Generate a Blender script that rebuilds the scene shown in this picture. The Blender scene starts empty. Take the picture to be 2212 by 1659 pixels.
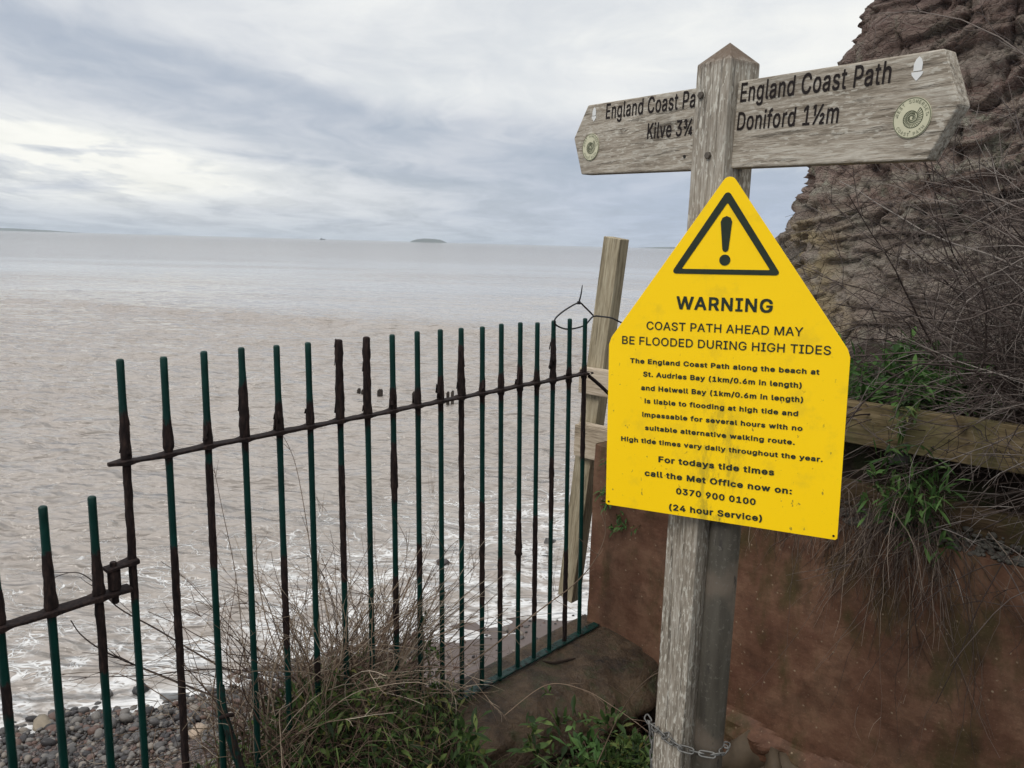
import bpy, bmesh, math, random
import numpy as np
from mathutils import Vector, Matrix
R = math.radians
rng = np.random.default_rng(7)
random.seed(7)
sc = bpy.context.scene
COL = sc.collection

# ------------------------------------------------------------------ camera
PITCH, ROLL, FOC, EYE = R(10.18), R(1.55), 1690.0, 1.6
fw = np.array([0, math.cos(PITCH), -math.sin(PITCH)])
r0 = np.array([1.0, 0, 0]); u0 = np.cross(r0, fw)
rt = math.cos(ROLL)*r0 + math.sin(ROLL)*u0
up = -math.sin(ROLL)*r0 + math.cos(ROLL)*u0
CAM = np.array([0, 0, EYE])
cd = bpy.data.cameras.new('camera'); cam = bpy.data.objects.new('camera', cd); COL.objects.link(cam)
cd.sensor_width = 36; cd.lens = 36*FOC/2212; cd.clip_start = .05; cd.clip_end = 20000
M4 = Matrix(((rt[0], up[0], -fw[0], 0), (rt[1], up[1], -fw[1], 0), (rt[2], up[2], -fw[2], EYE), (0, 0, 0, 1)))
cam.matrix_world = M4
sc.camera = cam

# ------------------------------------------------------------------ world, sun, exposure
sc.view_settings.view_transform = 'Standard'; sc.view_settings.look = 'None'
sc.view_settings.gamma = 1; sc.view_settings.exposure = 0.0
SUN_AZ, SUN_EL = R(-128), R(42)            # azimuth from +Y towards +X
w = bpy.data.worlds.new('World'); sc.world = w; w.use_nodes = True
nt = w.node_tree; nt.nodes.clear()

class NB:
    """small helper to write node trees"""
    def __init__(s, tree): s.t = tree; s.n = tree.nodes; s.l = tree.links
    def put(s, sock, v):
        if isinstance(v, bpy.types.NodeSocket): s.l.new(v, sock)
        elif v is not None: sock.default_value = v
    def m(s, op, a, b=None, c=None, clamp=False):
        n = s.n.new('ShaderNodeMath'); n.operation = op; n.use_clamp = clamp
        s.put(n.inputs[0], a); s.put(n.inputs[1], b); s.put(n.inputs[2], c); return n.outputs[0]
    def vm(s, op, a, b=None, sc_=None):
        n = s.n.new('ShaderNodeVectorMath'); n.operation = op
        s.put(n.inputs[0], a); s.put(n.inputs[1], b)
        if sc_ is not None: s.put(n.inputs['Scale'], sc_)
        return n.outputs['Value'] if op in ('DOT_PRODUCT', 'LENGTH', 'DISTANCE') else n.outputs[0]
    def noise(s, vec, scale=1., detail=4., rough=.5, dist=0., col=False):
        n = s.n.new('ShaderNodeTexNoise'); s.put(n.inputs['Vector'], vec); n.inputs['Scale'].default_value = scale
        n.inputs['Detail'].default_value = detail; n.inputs['Roughness'].default_value = rough; n.inputs['Distortion'].default_value = dist
        return n.outputs['Color' if col else 'Fac']
    def vor(s, vec, scale=1., feat='F1', out='Distance', rnd=1.):
        n = s.n.new('ShaderNodeTexVoronoi'); n.feature = feat; s.put(n.inputs['Vector'], vec)
        n.inputs['Scale'].default_value = scale; n.inputs['Randomness'].default_value = rnd; return n.outputs[out]
    def scale(s, vec, x, y, z, rot=0., loc=(0, 0, 0)):
        n = s.n.new('ShaderNodeMapping'); s.put(n.inputs['Vector'], vec); n.inputs['Scale'].default_value = (x, y, z)
        n.inputs['Rotation'].default_value = (0, 0, rot); n.inputs['Location'].default_value = loc; return n.outputs[0]
    def sep(s, v):
        n = s.n.new('ShaderNodeSeparateXYZ'); s.put(n.inputs[0], v); return n.outputs
    def comb(s, x, y, z):
        n = s.n.new('ShaderNodeCombineXYZ'); s.put(n.inputs[0], x); s.put(n.inputs[1], y); s.put(n.inputs[2], z); return n.outputs[0]
    def ss(s, v, lo, hi):
        n = s.n.new('ShaderNodeMapRange'); n.interpolation_type = 'SMOOTHSTEP'; s.put(n.inputs[0], v)
        n.inputs[1].default_value = lo; n.inputs[2].default_value = hi; n.inputs[3].default_value = 0; n.inputs[4].default_value = 1
        return n.outputs[0]
    def mix(s, f, a, b, mode='MIX'):
        n = s.n.new('ShaderNodeMix'); n.data_type = 'RGBA'; n.blend_type = mode
        s.put(n.inputs[0], f)
        for k, v in ((6, a), (7, b)):
            if not isinstance(v, bpy.types.NodeSocket): v = tuple(v)+(1,) if len(v) == 3 else v
            s.put(n.inputs[k], v)
        return n.outputs[2]
    def ramp(s, f, stops):
        n = s.n.new('ShaderNodeValToRGB'); s.put(n.inputs[0], f); e = n.color_ramp.elements
        while len(e) < len(stops): e.new(.5)
        for k, (p, c) in enumerate(stops): e[k].position = p; e[k].color = tuple(c)+(1,)
        return n.outputs[0]
    def bump(s, h, strength, dist, nrm=None):
        n = s.n.new('ShaderNodeBump'); n.inputs['Strength'].default_value = strength; n.inputs['Distance'].default_value = dist
        s.put(n.inputs['Height'], h)
        if nrm is not None: s.put(n.inputs['Normal'], nrm)
        return n.outputs[0]
    def tc(s, o='Object'): return s.n.new('ShaderNodeTexCoord').outputs[o]
    def pos(s): return s.n.new('ShaderNodeNewGeometry').outputs['Position']
    def attr(s, name, o='Fac'):
        n = s.n.new('ShaderNodeAttribute'); n.attribute_name = name; return n.outputs[o]

b = NB(nt)
d = b.vm('NORMALIZE', b.tc('Generated')); dx, dy, dz = b.sep(d)
el = b.m('MULTIPLY', b.m('ARCSINE', dz), 57.2958)
az = b.m('MULTIPLY', b.m('ARCTAN2', dx, dy), 57.2958)
elc = b.m('MAXIMUM', el, 0.0)
inv = b.m('ADD', b.m('MAXIMUM', dz, 0.), .10)
P = b.comb(b.m('DIVIDE', dx, inv), b.m('DIVIDE', dy, inv), 0.)
warp = b.vm('SCALE', b.vm('SUBTRACT', b.noise(P, .9, 3, .5, col=True), (.5, .5, .5)), sc_=1.1)
Pw = b.vm('ADD', P, warp)
Ps = b.scale(Pw, 1.0, .34, 1, rot=R(30))
n1 = b.noise(Ps, .8, 6, .52)
n2 = b.noise(b.scale(Pw, 1.0, .42, 1, rot=R(24), loc=(3, 5, 0)), 1.9, 8, .60)
n3 = b.noise(b.comb(b.m('MULTIPLY', az, .05), b.m('MULTIPLY', el, .33), 2.), 1.0, 5, .52, .6)
q = b.m('SUBTRACT', el, b.m('SUBTRACT', 12.6, b.m('MULTIPLY', b.m('ADD', az, 33.), .175)))   # height over the long grey band
qn = b.m('ADD', q, b.m('MULTIPLY', b.m('SUBTRACT', n1, .5), 9.))
upper = b.ss(qn, .2, 3.2)
right = b.ss(az, -26, 6)
band = b.m('MULTIPLY', b.ss(qn, -6, -1.), b.m('SUBTRACT', 1., upper))
v = b.m('ADD', .575, b.m('MULTIPLY', upper, b.m('ADD', .12, b.m('MULTIPLY', right, .17))))
v = b.m('SUBTRACT', v, b.m('MULTIPLY', band, .12))
v = b.m('ADD', v, b.m('MULTIPLY', b.m('SUBTRACT', n2, .5), b.m('SUBTRACT', .56, b.m('MULTIPLY', b.m('MULTIPLY', upper, right), .40))))
v = b.m('ADD', v, b.m('MULTIPLY', b.m('SUBTRACT', n3, .5), .28))
v = b.m('ADD', v, b.m('MULTIPLY', b.m('SUBTRACT', n1, .5), .30))
# low bright gap in the cloud to the left
ga = b.m('DIVIDE', b.m('ADD', az, 33.), 15.); ge = b.m('DIVIDE', b.m('SUBTRACT', el, b.m('SUBTRACT', 4.6, b.m('MULTIPLY', b.m('ADD', az, 33.), .07))), 2.3)
gl = b.m('EXPONENT', b.m('MULTIPLY', b.m('ADD', b.m('MULTIPLY', ga, ga), b.m('MULTIPLY', ge, ge)), -1.))
gl = b.m('MULTIPLY', gl, b.ss(b.m('ADD', b.m('MULTIPLY', n3, .8), b.m('MULTIPLY', n2, .3)), .34, .58))
v = b.m('ADD', v, b.m('MULTIPLY', gl, .75))
ccol = b.ramp(v, [(0.0, (.27, .33, .43)), (.28, (.38, .44, .545)), (.46, (.51, .56, .64)), (.66, (.69, .72, .765)), (.86, (.83, .85, .86)), (1., (1., 1., .95))])
ccol = b.mix(b.m('MULTIPLY', gl, .35), ccol, (1., .985, .90))
# thin haze towards the horizon
ccol = b.mix(b.m('MULTIPLY', b.m('EXPONENT', b.m('MULTIPLY', elc, -.55)), .6), ccol, (.455, .53, .61))
ccol = b.mix(b.m('MULTIPLY', b.m('MULTIPLY', b.ss(az, -8, 14), b.ss(el, 8.5, 2.)), .5), ccol, (.43, .52, .68))
# an overcast dome gets brighter towards the zenith
zen = b.m('ADD', 1., b.m('MULTIPLY', b.ss(el, 19, 62), 1.3))
ccol = b.vm('SCALE', ccol, sc_=b.m('MULTIPLY', zen, 10.))
sky = nt.nodes.new('ShaderNodeTexSky'); sky.sky_type = 'NISHITA'; sky.sun_disc = False
sky.sun_elevation = SUN_EL; sky.sun_rotation = SUN_AZ % (2*math.pi); sky.dust_density = 2
cover = b.m('SUBTRACT', 1., b.m('MULTIPLY', b.ss(n2, .62, .30), .16))
fin = b.mix(cover, sky.outputs[0], ccol)
bg = nt.nodes.new('ShaderNodeBackground'); nt.links.new(fin, bg.inputs[0]); bg.inputs[1].default_value = .1
wo = nt.nodes.new('ShaderNodeOutputWorld'); nt.links.new(bg.outputs[0], wo.inputs[0])

sl = bpy.data.lights.new('sun', 'SUN'); so = bpy.data.objects.new('sun', sl); COL.objects.link(so)
sl.energy = 1.5; sl.angle = R(22); sl.color = (1, .95, .88)
sd = Vector((math.sin(SUN_AZ)*math.cos(SUN_EL), math.cos(SUN_AZ)*math.cos(SUN_EL), math.sin(SUN_EL)))
so.rotation_euler = sd.to_track_quat('Z', 'Y').to_euler()

# ------------------------------------------------------------------ helpers
def ray(x, y): return fw + (x-1106)/FOC*rt - (y-829.5)/FOC*up
def onpl(x, y, P, n):
    d = ray(x, y); return CAM + d*(((np.asarray(P)-CAM)@n)/(d@n))
def ondist(x, y, Y):
    d = ray(x, y); return CAM + d*(Y/d[1])
def A(*v): return np.array(v, float)
def unit(v): return v/np.linalg.norm(v)

_perm = np.random.default_rng(3).permutation(256); _perm = np.concatenate([_perm]*3)
_gr = np.random.default_rng(4).normal(size=(256, 3)); _gr /= np.linalg.norm(_gr, axis=1)[:, None]
def perlin(p):
    p = np.asarray(p, float); i = np.floor(p).astype(int); f = p-i; i &= 255
    u = f*f*f*(f*(f*6-15)+10); out = 0
    for a_ in (0, 1):
        for b_ in (0, 1):
            for c_ in (0, 1):
                h = _perm[_perm[_perm[i[..., 0]+a_]+i[..., 1]+b_]+i[..., 2]+c_]
                g = _gr[h]; dd = f-A(a_, b_, c_)
                wgt = (u[..., 0] if a_ else 1-u[..., 0])*(u[..., 1] if b_ else 1-u[..., 1])*(u[..., 2] if c_ else 1-u[..., 2])
                out = out + wgt*(g*dd).sum(-1)
    return out*1.6
def fbm(p, octs=4, gain=.5, ridge=False):
    p = np.asarray(p, float); s = 0; a_ = 1.; f = 1.
    for k in range(octs):
        n_ = perlin(p*f+k*17.3)
        s = s + a_*((1-2*np.abs(n_)) if ridge else n_); a_ *= gain; f *= 2.03
    return s

_wj = np.random.default_rng(9).uniform(size=(256, 4))
def worley(p):
    """distance to nearest and second nearest cell point, random value of the cell"""
    p = np.asarray(p, float); i = np.floor(p).astype(int); b1 = np.full(p.shape[:-1], 9.); b2 = b1.copy(); rv = np.zeros(p.shape[:-1])
    for a_ in (-1, 0, 1):
        for b_ in (-1, 0, 1):
            for c_ in (-1, 0, 1):
                c = i+np.array([a_, b_, c_]); cc = c & 255; r_ = _wj[_perm[_perm[_perm[cc[..., 0]]+cc[..., 1]]+cc[..., 2]]]
                dd = np.linalg.norm(c+r_[..., :3]-p, axis=-1); near = dd < b1
                b2 = np.where(near, b1, np.minimum(b2, dd)); rv = np.where(near, r_[..., 3], rv); b1 = np.where(near, dd, b1)
    return b1, b2, rv
def mesh(name, V, F, mat=None, parent=None, smooth=False, attrs=None, loc=None):
    V = np.asarray(V, float).reshape(-1, 3)
    me = bpy.data.meshes.new(name)
    if loc is not None: V = V - np.asarray(loc)
    if isinstance(F, np.ndarray):
        k = F.shape[1]; nF = len(F)
        me.vertices.add(len(V)); me.vertices.foreach_set('co', V.ravel())
        me.loops.add(nF*k); me.loops.foreach_set('vertex_index', F.astype(np.int32).ravel())
        me.polygons.add(nF); me.polygons.foreach_set('loop_start', np.arange(0, nF*k, k, dtype=np.int32))
        me.update(calc_edges=True); me.validate()
    else:
        me.from_pydata(V.tolist(), [], F); me.validate()
    if smooth: me.polygons.foreach_set('use_smooth', np.ones(len(me.polygons), bool))
    for k_, a_ in (attrs or {}).items():
        at = me.attributes.new(k_, 'FLOAT', 'POINT'); at.data.foreach_set('value', np.asarray(a_, np.float32).ravel())
    if mat: me.materials.append(mat)
    o = bpy.data.objects.new(name, me); COL.objects.link(o)
    if loc is not None: o.location = loc
    if parent is not None:
        o.parent = parent
        if loc is None: o.matrix_parent_inverse = Matrix.Translation(-Vector(parent.location))
        else: o.location = Vector(loc)-Vector(parent.location)
    return o
def tag(o, label=None, cat=None, group=None, kind=None):
    if label: o['label'] = label
    if cat: o['category'] = cat
    if group: o['group'] = group
    if kind: o['kind'] = kind
    return o
def empty(name, loc):
    o = bpy.data.objects.new(name, None); o.location = loc; o.empty_display_size = .1; COL.objects.link(o); return o

class Geo:
    """collects polygons"""
    def __init__(s): s.V = []; s.F = []; s.at = []
    def add(s, V, F, a_=0.):
        k = len(s.V); s.V += [tuple(v) for v in V]; s.F += [tuple(i+k for i in f) for f in F]
        s.at += list(np.broadcast_to(a_, len(V)))
    def box(s, o, ax, ay, az_, lo, hi):
        o, ax, ay, az_ = map(np.asarray, (o, ax, ay, az_)); c = []
        for i in range(8):
            c.append(o + ax*(hi[0] if i & 1 else lo[0]) + ay*(hi[1] if i & 2 else lo[1]) + az_*(hi[2] if i & 4 else lo[2]))
        s.add(c, [(0, 2, 3, 1), (4, 5, 7, 6), (0, 1, 5, 4), (2, 6, 7, 3), (0, 4, 6, 2), (1, 3, 7, 5)])
    def prism(s, o, ax, ay, nrm, pts, t0, t1):
        """2D outline pts in (ax, ay) extruded along nrm from t0 to t1"""
        n = len(pts); o = np.asarray(o)
        V = [o+ax*p[0]+ay*p[1]+nrm*t0 for p in pts]+[o+ax*p[0]+ay*p[1]+nrm*t1 for p in pts]
        s.add(V, [tuple(range(n))[::-1], tuple(range(n, 2*n))]+[(i, (i+1) % n, n+(i+1) % n, n+i) for i in range(n)])
    def build(s, name, mat, parent=None, smooth=False, bevel=0., loc=None, seg=2):
        o = mesh(name, s.V, s.F, mat, parent, smooth, {'rnd': s.at}, loc)
        bm = bmesh.new(); bm.from_mesh(o.data); bmesh.ops.recalc_face_normals(bm, faces=bm.faces); bm.to_mesh(o.data); bm.free()
        if bevel:
            m_ = o.modifiers.new('b', 'BEVEL'); m_.width = bevel; m_.segments = seg; m_.limit_method = 'ANGLE'; m_.angle_limit = R(35)
        return o

def tubes(P, Rr, sides=3, closed=False):
    """P (N,K,3), Rr (N,K) -> verts, quads"""
    P = np.asarray(P, float); N, K, _ = P.shape; Rr = np.broadcast_to(Rr, (N, K))
    T = np.empty_like(P); T[:, 1:-1] = P[:, 2:]-P[:, :-2]; T[:, 0] = P[:, 1]-P[:, 0]; T[:, -1] = P[:, -1]-P[:, -2]
    if closed: T[:, 0] = P[:, 1]-P[:, -2]; T[:, -1] = T[:, 0]
    T /= np.linalg.norm(T, axis=2)[..., None]+1e-12
    mt = T.mean(1); ref = np.where(np.abs(mt[:, 2:3]) > .8, A(1, .1, 0)[None], A(0.05, .1, 1)[None])[:, None, :]
    if closed:
        c_ = P.mean(1); nn = np.cross(P[:, 0]-c_, P[:, K//4]-c_); ref = (nn/np.linalg.norm(nn, axis=1)[:, None])[:, None, :]
    U = np.cross(T, ref); U /= np.linalg.norm(U, axis=2)[..., None]+1e-12
    Wv = np.cross(T, U)
    ang = np.arange(sides)*2*math.pi/sides
    V = P[:, :, None]+Rr[..., None, None]*(np.cos(ang)[None, None, :, None]*U[:, :, None]+np.sin(ang)[None, None, :, None]*Wv[:, :, None])
    idx = np.arange(N*K*sides).reshape(N, K, sides); nx = np.roll(idx, -1, 2)
    F = np.stack([idx[:, :-1], nx[:, :-1], nx[:, 1:], idx[:, 1:]], -1).reshape(-1, 4)
    return V.reshape(-1, 3), F
def stems(start, dirs, length, K, wob=.25, grav=0., rng=rng):
    """random walks: start (N,3), dirs (N,3), length (N,) -> (N,K,3)"""
    N = len(start); P = np.empty((N, K, 3)); P[:, 0] = start
    d = dirs/np.linalg.norm(dirs, axis=1)[:, None]; st = (np.asarray(length)/(K-1))[:, None]
    bend = rng.normal(size=(N, 3))*wob*.6
    for k in range(1, K):
        d = d + bend*.5 + rng.normal(size=(N, 3))*wob*.5; d[:, 2] -= grav/(K-1)*4
        d /= np.linalg.norm(d, axis=1)[:, None]
        P[:, k] = P[:, k-1]+d*st
    return P
def branches(P, n, lo, hi, K, spread, lf, wob, grav=0., rng=rng):
    N, KK, _ = P.shape; i = rng.integers(0, N, n); k = np.clip((rng.uniform(lo, hi, n)*(KK-1)).astype(int), 0, KK-2)
    s_ = P[i, k]; t_ = P[i, k+1]-P[i, k]; t_ /= np.linalg.norm(t_, axis=1)[:, None]+1e-9
    dd = t_+rng.normal(size=(n, 3))*spread
    return stems(s_, dd, lf*rng.uniform(.5, 1.3, n), K, wob, grav, rng), i, k
def taper(N, K, r, tip=.35):
    return np.asarray(r).reshape(-1, 1)*np.linspace(1, tip, K)[None]
def join_tubes(lst, sides=3):
    V = []; F = []; Aa = []; o = 0
    for P, r_ in lst:
        v_, f_ = tubes(P, r_, sides); V.append(v_); F.append(f_+o); o += len(v_)
        Aa.append(np.repeat(rng.uniform(0, 1, len(P)), P.shape[1]*sides))
    return np.concatenate(V), np.concatenate(F), np.concatenate(Aa)
def leaves(O, D, L, W, droop=.5, rng=rng):
    """folded pointed leaves: O (N,3) base, D (N,3) direction, L, W (N,)"""
    N = len(O); D = D/np.linalg.norm(D, axis=1)[:, None]
    S = np.cross(D, A(0, 0, 1)[None]+rng.normal(size=(N, 3))*.35); S /= np.linalg.norm(S, axis=1)[:, None]+1e-9
    Nn = np.cross(S, D)
    ts = A(0, .25, .5, .75, 1); ws = A(.16, .42, 1., .8, .03)
    dr = rng.uniform(.2, 1.2, N)*droop
    V = np.empty((N, 5, 3, 3))
    for k, (t, w_) in enumerate(zip(ts, ws)):
        c = O+D*(L*t)[:, None]-A(0, 0, 1)*(L*t*t*dr*.5)[:, None]
        V[:, k, 0] = c-S*(W*w_/2)[:, None]+Nn*(W*w_*.18)[:, None]; V[:, k, 1] = c; V[:, k, 2] = c+S*(W*w_/2)[:, None]+Nn*(W*w_*.18)[:, None]
    idx = np.arange(N*15).reshape(N, 5, 3)
    F = np.concatenate([np.stack([idx[:, :-1, j], idx[:, :-1, j+1], idx[:, 1:, j+1], idx[:, 1:, j]], -1).reshape(-1, 4) for j in (0, 1)])
    return V.reshape(-1, 3), F, np.repeat(rng.uniform(0, 1, N), 15)

def mat(name):
    m_ = bpy.data.materials.new(name); m_.use_nodes = True; t = m_.node_tree; bs = t.nodes['Principled BSDF']
    return m_, NB(t), bs
def fin_mat(nb, bs, col, rough=.7, nrm=None, spec=.5, metal=0., wet=False):
    if not wet and isinstance(spec, float): spec *= .4
    nb.put(bs.inputs['Base Color'], col if isinstance(col, bpy.types.NodeSocket) else tuple(col)+(1,))
    nb.put(bs.inputs['Roughness'], rough); nb.put(bs.inputs['Specular IOR Level'], spec); nb.put(bs.inputs['Metallic'], metal)
    if nrm is not None: nb.put(bs.inputs['Normal'], nrm)

def wood(name, dark, mid, light, gdir, speck=0., stain=0., rough=.85, gs=1., green=None, bmp=1.):
    """weathered wood, gdir = unit grain direction in world space"""
    m_, n, bs = mat(name); p = n.pos()
    g = Vector(gdir).normalized(); along = n.vm('DOT_PRODUCT', p, tuple(g))
    # squeeze coordinates along the grain
    pv = n.vm('SUBTRACT', p, n.vm('SCALE', tuple(g), sc_=n.m('MULTIPLY', along, .93)))
    wv = n.vm('ADD', pv, n.vm('SCALE', n.vm('SUBTRACT', n.noise(pv, 9*gs, 2, .5, col=True), (.5, .5, .5)), sc_=.012))
    g1 = n.noise(wv, 95*gs, 6, .72); g2 = n.noise(wv, 300*gs, 3, .7); g3 = n.noise(pv, 14*gs, 3, .5)
    f = n.m('ADD', n.m('MULTIPLY', g1, .62), n.m('ADD', n.m('MULTIPLY', g2, .33), n.m('MULTIPLY', g3, .25)))
    c = n.ramp(f, [(.44, dark), (.575, mid), (.70, light)])
    cr = n.ss(n.noise(wv, 48*gs, 5, .72), .43, .34)
    c = n.mix(n.m('MULTIPLY', cr, .5), c, tuple(x*.35 for x in dark))
    if speck:
        pl = n.vm('SUBTRACT', p, n.vm('SCALE', tuple(g), sc_=n.m('MULTIPLY', along, .72)))
        sp = n.m('MULTIPLY', n.ss(n.noise(pl, 125*gs, 3, .6), .54, .62), n.ss(n.noise(p, 11, 4, .6), .33, .55))
        c = n.mix(n.m('MULTIPLY', sp, speck), c, (.52, .49, .42))
    if stain:
        c = n.mix(n.m('MULTIPLY', n.ss(n.noise(p, 7, 4, .6), .5, .7), stain), c, tuple(x*.5 for x in dark))
    if green:
        c = n.mix(n.m('MULTIPLY', n.ss(n.noise(p, 6, 4, .6, .4), .42, .66), .6), c, green)
    fin_mat(n, bs, c, rough, n.bump(n.m('SUBTRACT', f, n.m('MULTIPLY', cr, .5)), .8*bmp, .004), .3)
    return m_

def plain(name, col, rough=.5, var=.15, scale=30, spec=.5, metal=0., bmp=0.):
    m_, n, bs = mat(name); f = n.noise(n.pos(), scale, 4, .6)
    c = n.mix(f, tuple(x*(1-var*1.5) for x in col), tuple(min(1, x*(1+var*1.5)) for x in col))
    fin_mat(n, bs, c, rough, n.bump(f, bmp, .003) if bmp else None, spec, metal); return m_
def byattr(name, stops, rough=.6, spec=.4, trans=0., noise=.25):
    m_, n, bs = mat(name); f = n.m('ADD', n.attr('rnd'), n.m('MULTIPLY', n.m('SUBTRACT', n.noise(n.pos(), 40, 3), .5), noise))
    c = n.ramp(f, stops); fin_mat(n, bs, c, rough, None, spec)
    if trans:
        tr = n.n.new('ShaderNodeBsdfTranslucent'); n.l.new(c, tr.inputs[0]); mx = n.n.new('ShaderNodeMixShader'); mx.inputs[0].default_value = trans
        out = n.n['Material Output']; n.l.new(bs.outputs[0], mx.inputs[1]); n.l.new(tr.outputs[0], mx.inputs[2]); n.l.new(mx.outputs[0], out.inputs[0])
    return m_

# ------------------------------------------------------------------ key frames of the place
FA = A(-1.1092, 2.1827, 0); FD = A(.6776, .7355, 0); FN = A(.7355, -.6776, 0)      # fence line, its direction, its landward normal
WD = A(.743, -.669, 0); WB = A(.669, .743, 0); W0 = A(.497, 3.926, 0)               # wall line (rightwards), direction behind the wall
SEA = -3.0
def inland(x, y): return .46*x-.888*y+7.92                                          # distance inland from the water's edge

# ------------------------------------------------------------------ sea
def sea_mat():
    m_, n, bs = mat('muddy_sea'); p = n.pos(); x, y, z = n.sep(p)
    t = n.m('ADD', n.m('ADD', n.m('MULTIPLY', x, .46), n.m('MULTIPLY', y, -.888)), 7.92)
    dist = n.vm('LENGTH', p)
    off = n.m('MULTIPLY', t, -1.)                                    # metres off the shore
    big = n.noise(n.scale(p, .5, .8, 1, rot=R(-27)), .35, 4, .6)
    offn = n.m('ADD', off, n.m('MULTIPLY', n.m('SUBTRACT', big, .5), 6.)); offn = n.m('ADD', offn, n.m('MULTIPLY', n.ss(x, -.5, -5.5), 2.2))
    wp = n.vm('ADD', n.scale(p, 1., 2.1, 0, rot=R(-27)), n.vm('SCALE', n.vm('SUBTRACT', n.noise(p, 1.6, 3, .5, col=True), (.5, .5, .5)), sc_=1.0))
    e1 = n.vor(wp, 1.25, 'DISTANCE_TO_EDGE'); e2 = n.vor(wp, 3.1, 'DISTANCE_TO_EDGE'); e3 = n.vor(wp, 6.5, 'DISTANCE_TO_EDGE')
    dens = n.ss(offn, 10.5, -.6)                                      # 1 at the shore, 0 far out
    th1 = n.m('MULTIPLY', n.m('POWER', dens, 1.5), .060); th2 = n.m('MULTIPLY', n.m('POWER', dens, 2.6), .14); th3 = n.m('MULTIPLY', n.m('POWER', dens, 3.8), .28)
    def lace(e, th): return n.m('MULTIPLY', n.m('SUBTRACT', 1., n.m('DIVIDE', e, n.m('ADD', th, .0001), clamp=True)), 1.7, clamp=True)
    br = n.noise(wp, 1.6, 3, .55)
    lc = n.m('MAXIMUM', n.m('MAXIMUM', lace(e1, th1), lace(e2, th2)), lace(e3, th3))
    lc = n.m('MULTIPLY', lc, n.ss(br, .40, .60))
    patch = n.noise(n.vm('ADD', n.scale(p, .8, 2.4, 0, rot=R(-27)), n.vm('SCALE', n.noise(p, 2.2, 2, .5, col=True), sc_=.35)), 1.5, 5, .6)
    wash = n.ss(n.m('ADD', patch, n.m('MULTIPLY', n.m('POWER', n.ss(offn, 4.0, -1.2), 1.3), .52)), .78, .93)
    bub = n.ss(n.vor(wp, 11., 'F1'), .15, .42)
    wash = n.m('MULTIPLY', wash, n.m('ADD', .55, n.m('MULTIPLY', bub, .45)))
    foam = n.m('MAXIMUM', lc, wash); foam = n.m('MULTIPLY', foam, n.ss(off, 15, 8))
    rim = n.ss(off, .35, .02); foam = n.m('MAXIMUM', foam, n.m('MULTIPLY', rim, n.ss(patch, .3, .5)))
    # body colour of the silty water
    c = n.mix(n.noise(n.scale(p, .35, 1., 1, rot=R(-20)), .22, 4, .6), (.25, .215, .186), (.355, .318, .285))
    c = n.mix(n.ss(dist, 30, 160), c, (.27, .25, .238))
    c = n.mix(n.ss(dist, 170, 600), c, (.235, .215, .20))
    c = n.mix(foam, c, (.60, .59, .575))
    h1 = n.noise(n.scale(p, 1., 2.3, 1, rot=R(-14)), 2.6, 2, .5, .3)
    h2 = n.noise(n.scale(p, 1., 2.8, 1, rot=R(-8)), .6, 3, .5, .2)
    h3 = n.noise(n.scale(p, 1., 3.5, 1, rot=R(-5)), .09, 5, .7)
    slick = n.m('MULTIPLY', n.ss(n.m('ADD', y, n.m('MULTIPLY', x, .37)), 38.5, 52), n.ss(dist, 230, 120))     # calmer water in this belt
    slick = n.m('MULTIPLY', slick, n.ss(n.noise(n.scale(p, .3, 1., 1, rot=R(-8)), .035, 4, .6), .28, .60))
    calm = n.m('SUBTRACT', 1., n.m('MULTIPLY', slick, .82))
    h = n.m('ADD', n.m('MULTIPLY', h1, .18), n.m('ADD', n.m('MULTIPLY', h2, .6), n.m('MULTIPLY', h3, 1.2)))
    h = n.m('MULTIPLY', h, calm); h = n.m('ADD', h, n.m('MULTIPLY', foam, .012))
    nrm = n.bump(h, 1., 1.)
    c = n.mix(n.m('MULTIPLY', slick, .7), c, (.315, .32, .33))  # sky reflection on the slick painted into the base colour as blue grey
    spc = n.m('SUBTRACT', .5, n.m('MULTIPLY', n.ss(dist, 150, 500), .34))
    fin_mat(n, bs, c, n.m('ADD', .06, n.m('MULTIPLY', foam, .6)), nrm, spc, wet=True); bs.inputs['IOR'].default_value = 1.33
    return m_
az_ = np.radians(np.linspace(-88, 88, 560)); rr = np.concatenate([np.geomspace(4.5, 160, 760), np.geomspace(165, 4200, 60)])
AZ, RR = np.meshgrid(az_, rr); X = RR*np.sin(AZ); Y = RR*np.cos(AZ)
off = -inland(X, Y)
c_, s_ = math.cos(R(-12)), math.sin(R(-12)); U = X*c_-Y*s_; Vv = X*s_+Y*c_
fade = 1/(1+(RR/60)**3)
h = .030*fbm(np.stack([U*2.0, Vv*4.2, 0*U+3], -1), 3, .5)*np.clip(1.5-RR/40, 0, 1) + .065*fbm(np.stack([U*.9, Vv*2.1, 0*U], -1), 3, .5) + .035*fbm(np.stack([U*.7+4, Vv*2.3, 0*U+8], -1), 3, .5, True) + .15*fbm(np.stack([U*.22, Vv*.62, 0*U+5], -1), 2)
h = h*(.35+.65*np.clip(off/6, 0, 1))*fade
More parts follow.
